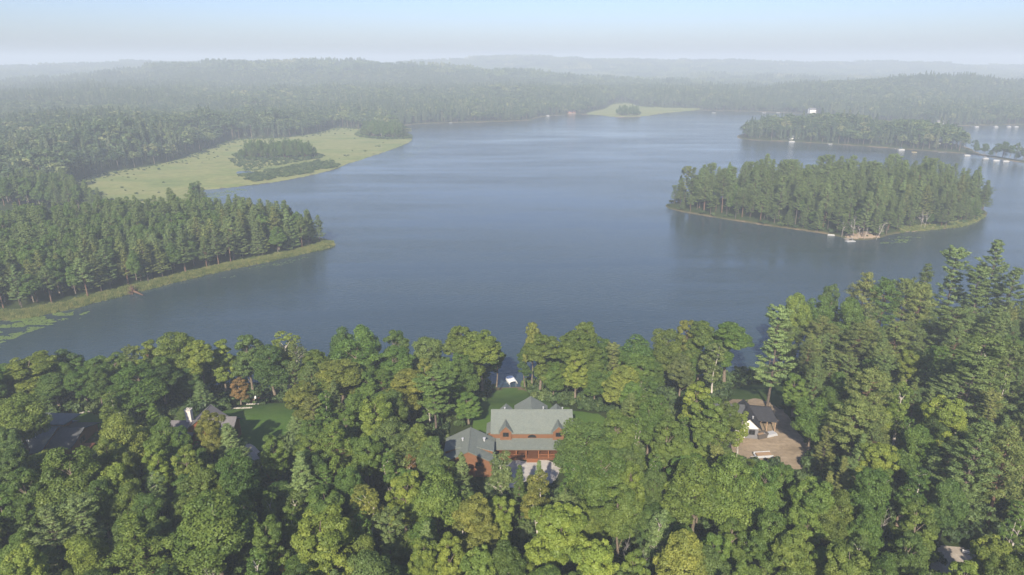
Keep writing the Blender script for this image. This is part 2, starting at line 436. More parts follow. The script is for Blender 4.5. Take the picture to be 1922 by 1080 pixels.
class MB:
    def __init__(s): s.v = []; s.f = []
    def poly(s, pts):
        n = len(s.v); s.v += [tuple(p) for p in pts]; s.f.append(tuple(range(n, n + len(pts)))); return s
    def box(s, x0, x1, y0, y1, z0, z1):
        n = len(s.v)
        s.v += [(x, y, z) for z in (z0, z1) for y in (y0, y1) for x in (x0, x1)]
        s.f += [tuple(n + i for i in q) for q in ((0, 2, 3, 1), (4, 5, 7, 6), (0, 1, 5, 4), (2, 6, 7, 3), (0, 4, 6, 2), (1, 3, 7, 5))]
        return s
    def extrude(s, pts, vec):
        """closed prism from planar polygon pts along vec"""
        n = len(s.v); k = len(pts); vx, vy, vz = vec
        s.v += [tuple(p) for p in pts] + [(p[0] + vx, p[1] + vy, p[2] + vz) for p in pts]
        s.f.append(tuple(range(n, n + k))); s.f.append(tuple(range(n + 2 * k - 1, n + k - 1, -1)))
        for i in range(k):
            j = (i + 1) % k; s.f.append((n + i, n + k + i, n + k + j, n + j))
        return s
    def slab(s, pts, t=0.16): return s.extrude(pts, (0, 0, -t))
    def tube(s, pts, rad, n=6):
        base = len(s.v); pts = [Vector(p) for p in pts]
        for i, p in enumerate(pts):
            d = (pts[min(i + 1, len(pts) - 1)] - pts[max(i - 1, 0)]).normalized()
            a = d.orthogonal().normalized(); b = d.cross(a)
            r = rad[i] if isinstance(rad, (list, tuple)) else rad
            for k in range(n):
                t = 2 * pi * k / n; q = p + a * (r * cos(t)) + b * (r * sin(t)); s.v.append(tuple(q))
        for i in range(len(pts) - 1):
            for k in range(n):
                k2 = (k + 1) % n
                s.f.append((base + i * n + k, base + i * n + k2, base + (i + 1) * n + k2, base + (i + 1) * n + k))
        s.f.append(tuple(base + k for k in range(n))[::-1]); s.f.append(tuple(base + (len(pts) - 1) * n + k for k in range(n)))
        return s
    def mesh(s, name, mat):
        me = bpy.data.meshes.new(name); me.from_pydata(s.v, [], s.f)
        me.materials.append(MATS[mat]); me.update(); return me
    def build(s, name, mat, parent=None, **kw): return put(name, s.mesh(name, mat), parent, **kw)

def unit(v): return v / (np.linalg.norm(v, axis=-1, keepdims=True) + 1e-9)
def leaf_quads(P, Nn, T, size, width):
    """rhombic leaves: centre P, normal N, long axis T"""
    T = unit(T - Nn * np.sum(T * Nn, 1, keepdims=True)); B = np.cross(Nn, T)
    s = size[:, None]; w = width[:, None]
    a = P + T * s * 0.5 - Nn * s * 0.10; b = P + B * w * 0.5; c = P - T * s * 0.5 - Nn * s * 0.10; d = P - B * w * 0.5
    V = np.stack([a, b, c, d], 1).reshape(-1, 3)
    F = np.arange(len(V)).reshape(-1, 4)
    return V, F
def tubes(paths, n=6):
    """paths: list of (pts (k,3), radii (k)); one mesh array"""
    V = []; F = []; off = 0
    ang = np.arange(n) * 2 * pi / n
    for pts, r in paths:
        pts = np.asarray(pts, float); k = len(pts)
        d = np.gradient(pts, axis=0); d = unit(d)
        ref = np.where(np.abs(d[:, 2:3]) > 0.9, np.array([[1., 0, 0]]), np.array([[0, 0, 1.]]))
        a = unit(np.cross(d, ref)); b = np.cross(d, a)
        ring = pts[:, None, :] + np.asarray(r)[:, None, None] * (a[:, None, :] * np.cos(ang)[None, :, None] + b[:, None, :] * np.sin(ang)[None, :, None])
        V.append(ring.reshape(-1, 3))
        i = np.arange(k - 1)[:, None] * n; j = np.arange(n)[None, :]; j2 = (j + 1) % n
        F.append((off + np.stack([i + j, i + j2, i + n + j2, i + n + j], -1)).reshape(-1, 4))
        off += k * n
    return np.concatenate(V), np.concatenate(F)
def rand_dirs(r, n): return unit(r.normal(size=(n, 3)))

# ------------------------------------------------------------------ tree prototypes: each returns (trunk mesh, crown mesh), nominal height 18, nominal crown width W
PROTO = {}
def clumps_to_leaves(r, C, R, O, nleaf, leaf, flatten=0.8, open_=-0.25):
    w = R ** 2; cnt = np.maximum(20, (nleaf * w / w.sum())).astype(int)
    ci = np.repeat(np.arange(len(C)), cnt); n = len(ci)
    d = rand_dirs(r, n)
    dot = np.sum(d * O[ci], 1)
    flip = (dot < open_) & (r.random(n) < 0.85)
    d[flip] *= -1
    rad = R[ci] * (0.55 + 0.55 * r.random(n) ** 0.6)
    P = C[ci] + d * rad[:, None] * np.array([1, 1, flatten])
    Nn = unit(0.75 * d + 0.12 * np.array([0, 0, 1]) + 0.4 * r.normal(size=(n, 3)))
    T = rand_dirs(r, n)
    s = leaf * (0.5 + 1.0 * r.random(n) ** 1.4)
    V, F = leaf_quads(P, Nn, T, s, s * (0.62 + 0.25 * r.random(n)))
    cv = r.random(len(C))
    var = np.clip(0.68 * cv[ci] + 0.32 * r.random(n), 0, 1)
    return V, F, np.repeat(var, 4)
def broadleaf(key, seed, W=8.4, H=18.0, base=0.34, lobes=5, nleaf=11000, leaf=0.255, spread=0.52, bk='bark_oak', mat='leaves', clump=0.30, tall=1.0, droop=0.0, stems=1):
    r = np.random.default_rng(seed)
    R = W / 2; zc = H * (base + (1 - base) * 0.5); hz = H * (1 - base) * 0.5
    LC = []; LR = []
    for i in range(lobes):
        a = i * 2.4 + r.random() * 0.9; rr = R * spread * (0.55 + 0.45 * r.random()) if i else 0
        z = zc + hz * (0.42 if i == 0 else r.uniform(-0.62, 0.34))
        LC.append((rr * cos(a), rr * sin(a), z)); LR.append(R * (0.60 if i == 0 else r.uniform(0.42, 0.60)))
    LC = np.array(LC); LR = np.array(LR)
    C = []; CR = []; O = []
    for i in range(lobes):
        n = int(20 + r.integers(0, 7))
        k = np.arange(n) + 0.5; ph = np.arccos(1 - 1.72 * k / n); th = pi * (1 + 5 ** 0.5) * k + r.random() * 6
        d = np.stack([np.sin(ph) * np.cos(th), np.sin(ph) * np.sin(th), np.cos(ph)], 1) + 0.16 * r.normal(size=(n, 3))
        d = unit(d)
        c = LC[i] + d * LR[i] * r.uniform(0.62, 1.10, (n, 1)) * np.array([1, 1, hz / R * 0.72 * tall])
        C.append(c); CR.append(R * clump * r.uniform(0.42, 1.05, n)); O.append(d)
    C = np.concatenate(C); CR = np.concatenate(CR); O = np.concatenate(O)
    keep = np.ones(len(C), bool)
    for i in range(lobes):
        q = np.linalg.norm((C - LC[i]) / np.array([1, 1, hz / R * 0.72 * tall]), axis=1)
        keep &= ~(q < 0.55 * LR[i])
    C, CR, O = C[keep], CR[keep], O[keep]
    C[:, 2] -= droop * (np.hypot(C[:, 0], C[:, 1]) / R) ** 2
    m = np.hypot(C[:, 0], C[:, 1]).max() + CR.mean() * 0.8
    C[:, :2] *= R / m
    ztop = (C[:, 2] + CR * 0.8).max(); C[:, 2] += H - ztop
    V, F, var = clumps_to_leaves(r, C, CR, O, nleaf, leaf)
    crown = raw_mesh('crown_' + key, V, [F], [mat], var=var)
    paths = []
    zb = C[:, 2].min()
    for s_ in range(stems):
        ox, oy = (0, 0) if stems == 1 else (0.35 * cos(s_ * 2.1), 0.35 * sin(s_ * 2.1))
        lean = r.normal(size=2) * (0.3 if stems == 1 else 0.35)
        zt = np.linspace(-0.8, H * 0.82, 9); t = zt / H
        px = ox * np.clip(zt / 3, 0, 1) + lean[0] * t ** 1.5 * 1.5 + 0.12 * np.sin(t * 9 + seed); py = oy * np.clip(zt / 3, 0, 1) + lean[1] * t ** 1.5 * 1.5 + 0.12 * np.cos(t * 7 + seed)
        rad = (0.30 if stems == 1 else 0.17) * (1 - t * 0.92) + 0.02
        tr = np.stack([px, py, zt], 1); paths.append((tr, rad))
    for i in r.permutation(len(C))[:26 if stems == 1 else 14]:
        p1 = C[i]; z0 = max(H * 0.2, p1[2] - 0.55 * np.hypot(p1[0], p1[1]) - r.random() * 2.2)
        z0 = min(z0, H * 0.78)
        x0 = np.interp(z0, zt, px); y0 = np.interp(z0, zt, py)
        tt = np.linspace(0, 1, 5)[:, None]
        pth = np.array([[x0, y0, z0]]) * (1 - tt) + p1 * tt; pth[:, 2] += 0.5 * np.sin(tt[:, 0] * pi) * 0.6
        paths.append((pth, np.linspace(0.10, 0.025, 5) * (0.8 if stems == 1 else 0.55)))
    V, F = tubes(paths)
    trunk = raw_mesh('trunk_' + key, V, [F], [bk], smooth=True)
    PROTO[key] = (trunk, crown, W, H)
def pine(key, seed, W, H, z0, prof, nb, pads, npd, nlen, nwid, rise, flat_, bk, gap=0.85, jit=0.3, radial=0.0, padr=0.5, updir=0.35):
    """whorled conifer: prof(t) gives branch reach 0..1 with t from crown base to the tip"""
    r = np.random.default_rng(seed)
    R = W / 2; z = H * z0; paths = []
    PC = []; PR = []; PD = []
    zt = np.linspace(-0.8, H * 0.985, 9)
    bend = r.normal(size=2) * 0.5
    px = bend[0] * (zt / H) ** 2; py = bend[1] * (zt / H) ** 2
    rad = 0.02 + 0.30 * (1 - zt / H * 0.98)
    paths.append((np.stack([px, py, zt], 1), rad))
    while z < H * 0.965:
        t = (z - H * z0) / (H * (1 - z0))
        n = max(3, int(nb + r.integers(-1, 2)))
        a0 = r.random() * 6.28
        for k in range(n):
            a = a0 + k * 2 * pi / n + r.normal() * 0.25
            Lb = max(0.35, R * prof(t) * (1 + r.normal() * jit))
            Lb = min(Lb, R * 1.12)
            x0 = np.interp(z, zt, px); y0 = np.interp(z, zt, py)
            rs = rise(t) + r.normal() * 0.08
            tt = np.linspace(0, 1, 5)
            bx = x0 + cos(a) * Lb * tt; by = y0 + sin(a) * Lb * tt
            bz = z + r.normal() * 0.12 + Lb * (rs * tt + 0.22 * tt ** 2)
            pth = np.stack([bx, by, bz], 1)
            if Lb > 0.9: paths.append((pth, np.linspace(0.065, 0.015, 5)))
            m = max(1, int(round(pads * (Lb / R) + 0.6)))
            for q in range(m):
                f = 0.38 + 0.62 * (q + 0.75) / m if m > 1 else 0.75
                c = np.array([np.interp(f, tt, bx), np.interp(f, tt, by), np.interp(f, tt, bz)])
                side = r.normal() * 0.28 * Lb * (1.1 - f)
                c += np.array([-sin(a) * side, cos(a) * side, 0.05])
                PC.append(c); PR.append(padr * r.uniform(0.75, 1.25) * (0.55 + 0.45 * min(1, Lb / (R * 0.6)))); PD.append((cos(a), sin(a), 0.25))
        z += gap * r.uniform(0.75, 1.25) * (1.0 - 0.35 * t)
    PC.append(np.array([px[-1], py[-1], H * 0.97])); PR.append(padr * 0.6); PD.append((0, 0, 1))
    PC = np.array(PC); PR = np.array(PR); PD = np.array(PD)
    ci = np.repeat(np.arange(len(PC)), npd); n = len(ci)
    off = rand_dirs(r, n) * (r.random((n, 1)) ** 0.45) * PR[ci][:, None]
    P = PC[ci] + off * np.array([1, 1, flat_])
    od = unit(off)
    T = unit(PD[ci] * (1 - radial) + od * (0.35 + radial) + np.array([0, 0, updir]) + 0.35 * r.normal(size=(n, 3)))
    Nn = unit(np.array([0, 0, 1.0]) * (0.45 - 0.25 * radial) + od * 0.5 + PD[ci] * 0.35 + 0.5 * r.normal(size=(n, 3)))
    s = nlen * (0.7 + 0.6 * r.random(n))
    V, F = leaf_quads(P, Nn, T, s, nwid * (0.7 + 0.6 * r.random(n)))
    cv = r.random(len(PC)); var = np.repeat(np.clip(0.45 * cv[ci] + 0.55 * r.random(n), 0, 1), 4)
    crown = raw_mesh('crown_' + key, V, [F], ['needles'], var=var)
    V, F = tubes(paths, 5)
    trunk = raw_mesh('trunk_' + key, V, [F], [bk], smooth=True)
    PROTO[key] = (trunk, crown, W, H)
def bare(key, seed, W=5.0, H=15.0, bk='bark_dead', nl=0):
    r = np.random.default_rng(seed); paths = []
    def grow(p, d, Lr, rad, lev):
        k = 5; pts = [p]
        for i in range(k):
            d = unit((d + 0.16 * r.normal(size=3) + np.array([0, 0, 0.05]))[None])[0]
            pts.append(pts[-1] + d * Lr / k)
        pts = np.array(pts); paths.append((pts, np.linspace(rad, rad * 0.45, k + 1)))
        if lev == 0: return
        for j in range(5 if lev > 1 else 4):
            q = pts[r.integers(2, k + 1)]; nd = unit((d + 0.75 * r.normal(size=3))[None])[0]; nd[2] = abs(nd[2]) * 0.8 + 0.15
            grow(q, nd, Lr * r.uniform(0.38, 0.6), rad * 0.45, lev - 1)
    grow(np.array([0, 0, -0.6]), np.array([0, 0, 1.0]), H * 0.62, 0.2, 3)
    V, F = tubes(paths, 5)
    zs = V[:, 2].max(); V[:, 2] *= H / zs
    me = raw_mesh('trunk_' + key, V, [F], [bk], smooth=True)
    PROTO[key] = (me, None, W, H)

broadleaf('oak1', 1, 9.0, 18, 0.30, 6, 34000)
broadleaf('oak2', 2, 9.0, 18, 0.34, 5, 34000, spread=0.46)
broadleaf('oak3', 3, 8.2, 19, 0.26, 6, 34000, clump=0.26, tall=1.1)
broadleaf('oak4', 4, 8.6, 18, 0.32, 7, 34000, clump=0.24, spread=0.58)
broadleaf('maple1', 7, 8.0, 18, 0.28, 4, 34000, leaf=0.25, spread=0.38, clump=0.27)
broadleaf('maple2', 8, 7.2, 18, 0.24, 5, 34000, leaf=0.25, spread=0.42, clump=0.25, tall=1.15)
broadleaf('tall1', 9, 7.0, 21, 0.22, 7, 34000, spread=0.6, clump=0.27, tall=0.75, droop=1.2)
broadleaf('tall2', 10, 7.0, 21, 0.30, 6, 34000, spread=0.6, clump=0.26, tall=0.8, droop=0.6)
broadleaf('birch1', 12, 5.0, 17, 0.28, 5, 11000, leaf=0.22, spread=0.55, clump=0.27, bk='bark_birch', tall=1.1)
broadleaf('birch2', 13, 5.0, 17, 0.34, 5, 10000, leaf=0.22, spread=0.6, clump=0.25, bk='bark_birch', stems=2, tall=1.0, droop=0.6)
broadleaf('dying', 14, 6.0, 17, 0.34, 5, 1800, leaf=0.30, spread=0.55, clump=0.27, bk='bark_dead')
pine('wpine1', 21, 8.5, 25, 0.26, lambda t: (0.75 + 0.45 * sin(t * 9)) * (1 - t ** 2.2) * 0.85 + 0.1, 5, 4.2, 57, 0.50, 0.14, lambda t: 0.05 + 0.5 * t, 0.42, 'bark_wpine', gap=1.25, padr=0.66)
pine('wpine2', 22, 8.5, 25, 0.22, lambda t: (0.85 + 0.3 * sin(t * 13 + 1)) * (1 - t ** 1.7) * 0.95 + 0.08, 5, 4.4, 54, 0.50, 0.14, lambda t: 0.02 + 0.55 * t, 0.40, 'bark_wpine', gap=1.15, padr=0.66)
pine('wpine3', 23, 8.0, 25, 0.40, lambda t: (0.7 + 0.5 * sin(t * 8 + 2)) * (1 - t ** 3) * 0.85 + 0.12, 4, 4.0, 68, 0.50, 0.14, lambda t: 0.08 + 0.5 * t, 0.42, 'bark_wpine', gap=1.35, padr=0.72)
pine('rpine1', 31, 6.6, 22, 0.48, lambda t: (0.75 + 0.4 * sin(t * 3.1)) * (1 - t ** 2.4) * 0.9 + 0.12, 5, 3.4, 61, 0.41, 0.11, lambda t: 0.0 + 0.6 * t, 0.75, 'bark_pine', gap=0.95, radial=0.6, padr=0.62, updir=0.2)
pine('rpine2', 32, 6.6, 22, 0.40, lambda t: (0.8 + 0.3 * sin(t * 5)) * (1 - t ** 2.0) * 0.95 + 0.1, 5, 3.4, 57, 0.41, 0.11, lambda t: 0.0 + 0.6 * t, 0.75, 'bark_pine', gap=0.95, radial=0.6, padr=0.62, updir=0.2)
pine('rpine3', 33, 6.0, 22, 0.30, lambda t: (0.8 + 0.25 * sin(t * 7)) * (1 - t ** 1.6) * 1.0 + 0.08, 5, 3.2, 51, 0.41, 0.11, lambda t: 0.0 + 0.55 * t, 0.7, 'bark_pine', gap=0.92, radial=0.5, padr=0.6, updir=0.2)
pine('cone1', 41, 6.6, 20, 0.10, lambda t: (1 - t ** 1.15) * 0.98 + 0.05, 6, 4.0, 44, 0.45, 0.13, lambda t: 0.0 + 0.5 * t, 0.42, 'bark_wpine', gap=0.95, jit=0.18, padr=0.58)
pine('cone2', 42, 6.0, 20, 0.08, lambda t: (1 - t) * 1.0 + 0.06, 6, 3.8, 44, 0.42, 0.12, lambda t: -0.1 + 0.55 * t, 0.40, 'bark_wpine', gap=0.9, jit=0.16, padr=0.55)
bare('snag1', 51); bare('snag2', 52, 4.0, 14.0); bare('snag3', 53, 6.0, 13.0)

# ------------------------------------------------------------------ the setting
def axis(lo, hi, fine_lo, fine_hi, fine, grow):
    a = list(np.arange(fine_lo, fine_hi + 1e-6, fine)); s = fine
    while a[-1] < hi: s *= grow; a.append(a[-1] + s)
    s = fine; b = [fine_lo]
    while b[-1] > lo: s *= grow; b.append(b[-1] - s)
    return np.array(b[1:][::-1] + a)
gx = axis(-14000, 14000, -230, 330, 2.8, 1.045)
gy = axis(-600, 15000, 60, 520, 2.8, 1.022)
GX, GY = np.meshgrid(gx, gy)
GZ = height(GX, GY)
nx, ny = len(gx), len(gy)
idx = np.arange(nx * ny).reshape(ny, nx)
Fq = np.stack([idx[:-1, :-1], idx[:-1, 1:], idx[1:, 1:], idx[1:, :-1]], -1).reshape(-1, 4)
ground = put('ground', raw_mesh('ground', np.stack([GX, GY, GZ], -1).reshape(-1, 3), [Fq], ['terrain'], smooth=True)); ground['kind'] = 'structure'
from bisect import bisect_right
def gz(x, y):
    """height of the built ground sheet"""
    x = np.asarray(x, float); y = np.asarray(y, float)
    i = np.clip(np.searchsorted(gx, x) - 1, 0, nx - 2); j = np.clip(np.searchsorted(gy, y) - 1, 0, ny - 2)
    fx = (x - gx[i]) / (gx[i + 1] - gx[i]); fy = (y - gy[j]) / (gy[j + 1] - gy[j])
    return (GZ[j, i] * (1 - fx) + GZ[j, i + 1] * fx) * (1 - fy) + (GZ[j + 1, i] * (1 - fx) + GZ[j + 1, i + 1] * fx) * fy

wx = np.array([-1500, 1500.0]); wy = np.array([150.0, 1500])
lake = put('lake', raw_mesh('lake', [(-1500, 150, 0), (1500, 150, 0), (1500, 1450, 0), (-1500, 1450, 0)], [np.array([[0, 1, 2, 3]])], ['water'])); lake['kind'] = 'structure'

def sheet(name, P, mat, step, lift=0.07):
    P = smooth_poly(P, 1)
    x0, y0 = P.min(0) - step; x1, y1 = P.max(0) + step
    xs = np.arange(x0, x1 + step, step); ys = np.arange(y0, y1 + step, step)
    X, Y = np.meshgrid(xs, ys); sd = sdist(X, Y, P)
    e = 0.05; gxd = (sdist(X + e, Y, P) - sdist(X - e, Y, P)) / (2 * e); gyd = (sdist(X, Y + e, P) - sdist(X, Y - e, P)) / (2 * e)
    mv = np.where(sd < 0, -sd, 0)
    Xf = X.ravel() + gxd * mv; Yf = Y.ravel() + gyd * mv
    ok = sd > -step * 1.05
    id_ = np.arange(X.size).reshape(X.shape)
    q = np.stack([id_[:-1, :-1], id_[:-1, 1:], id_[1:, 1:], id_[1:, :-1]], -1).reshape(-1, 4)
    s4 = sd[q]
    q = q[(s4 > -step * 0.9).all(1) & (s4 > 0).any(1)]
    wob_ = min(1.8, step * 0.9)
    Xf = Xf + wob_ * 2.4 * fbm(Xf / 3.1, Yf / 3.1, 3); Yf = Yf + wob_ * 2.4 * fbm(Xf / 3.1 + 50, Yf / 3.1, 3)
    Z = gz(Xf, Yf) + lift
    used, inv = np.unique(q, return_inverse=True)
    me = raw_mesh(name, np.stack([Xf, Yf, Z], 1)[used], [inv.reshape(-1, 4)], [mat], smooth=True)
    o = put(name, me); o['kind'] = 'structure'
    return o
Z8 = 8.0
def tr8(p): return trace(p, Z8)
sheet('marsh', MARSH, 'marsh_grass', 4.0, 0.10)
sheet('marsh', MARSH2, 'marsh_grass', 10.0, 0.35)
LAWN_MAIN = [(-10, 136), (-10, 160), (-7, 172), (-5, 184), (3, 184), (6, 174), (11, 161), (20, 154), (25, 148), (24, 136)]
LAWN_GREY = tr8([(395, 775), (485, 728), (548, 736), (556, 800), (545, 842), (465, 845), (430, 810)])
LAWN_LEFT = tr8([(95, 800), (105, 784), (175, 764), (200, 790), (170, 830), (120, 820)])
LAWN_COTT = tr8([(1360, 712), (1400, 694), (1455, 690), (1500, 715), (1500, 762), (1420, 757), (1370, 752)])
YARD = tr8([(1340, 760), (1395, 742), (1462, 758), (1492, 800), (1530, 862), (1508, 884), (1400, 872), (1330, 858), (1320, 800)])
DRIVE = tr8([(455, 838), (484, 835), (500, 868), (470, 892), (448, 880)])
APRON = tr8([(930, 864), (1045, 863), (1052, 912), (925, 915)])
ROAD = tr8([(1755, 1028), (1800, 1022), (1852, 1035), (1885, 1090), (1750, 1100)])
PATH = tr8([(1678, 985), (1690, 955), (1702, 960), (1703, 1000), (1690, 1022), (1676, 1015)])
PATCH = tr8([(1252, 742), (1258, 728), (1276, 733), (1280, 748)])
sheet('lawn', LAWN_MAIN, 'lawn', 2.0); sheet('lawn', LAWN_GREY, 'lawn', 2.0); sheet('lawn', LAWN_LEFT, 'lawn', 2.0)
sheet('lawn', LAWN_COTT, 'rough_lawn', 2.0); sheet('dirt_yard', YARD, 'dirt', 1.5, 0.09); sheet('driveway', DRIVE, 'gravel', 1.5, 0.10)
sheet('driveway', APRON, 'concrete', 1.5, 0.11); sheet('forest_road', ROAD, 'gravel', 1.5, 0.08); sheet('path', PATH, 'dirt', 1.2, 0.08); sheet('path', PATCH, 'dirt', 1.2, 0.08)
BEACH = trace([(1152, 221.2), (1160, 217.5), (1200, 217.5), (1206, 220.6), (1180, 221.6)])
sheet('beach', BEACH, 'sand', 4.0, 0.25)
POINT = trace([(1582, 446), (1600, 442), (1645, 440), (1656, 445), (1640, 448.5), (1600, 450.5)])
sheet('sandy_bank', POINT, 'sand', 2.0, 0.10)
BANK2 = trace([(1690, 437), (1700, 431), (1745, 426), (1760, 430), (1730, 434)])
sheet('sandy_bank', BANK2, 'sand', 2.0, 0.10)
POND = trace([(440, 327), (452, 322), (478, 323), (482, 327), (460, 329)])
sheet('pond', POND, 'water', 2.0, 0.16)
FIELD = trace([(1830, 163), (1850, 156), (1900, 155), (1940, 158), (1940, 166), (1870, 167)], 15)
sheet('field', FIELD, 'field', 40.0, 14.0)

# ------------------------------------------------------------------ where trees stand
COLS = dict(olive=(0.107, 0.153, 0.028), yellow=(0.154, 0.204, 0.032), bright=(0.111, 0.168, 0.030), mid=(0.084, 0.143, 0.026), dark=(0.070, 0.119, 0.026),
            grey=(0.098, 0.146, 0.037), gold=(0.159, 0.182, 0.035), pale=(0.143, 0.202, 0.068), pino=(0.155, 0.188, 0.052), pind=(0.110, 0.160, 0.050), pinm=(0.128, 0.180, 0.055), dull=(0.124, 0.152, 0.045), orange=(0.20, 0.125, 0.045), amber=(0.538, 0.346, 0.038))
CNAME = dict(olive='olive green', yellow='yellow green', bright='bright green', mid='mid green', dark='dark green', grey='grey green', gold='golden olive', pale='pale blue green', pino='olive brown', pind='dark', pinm='mid green', dull='dull brownish green', orange='orange', amber='amber yellow')
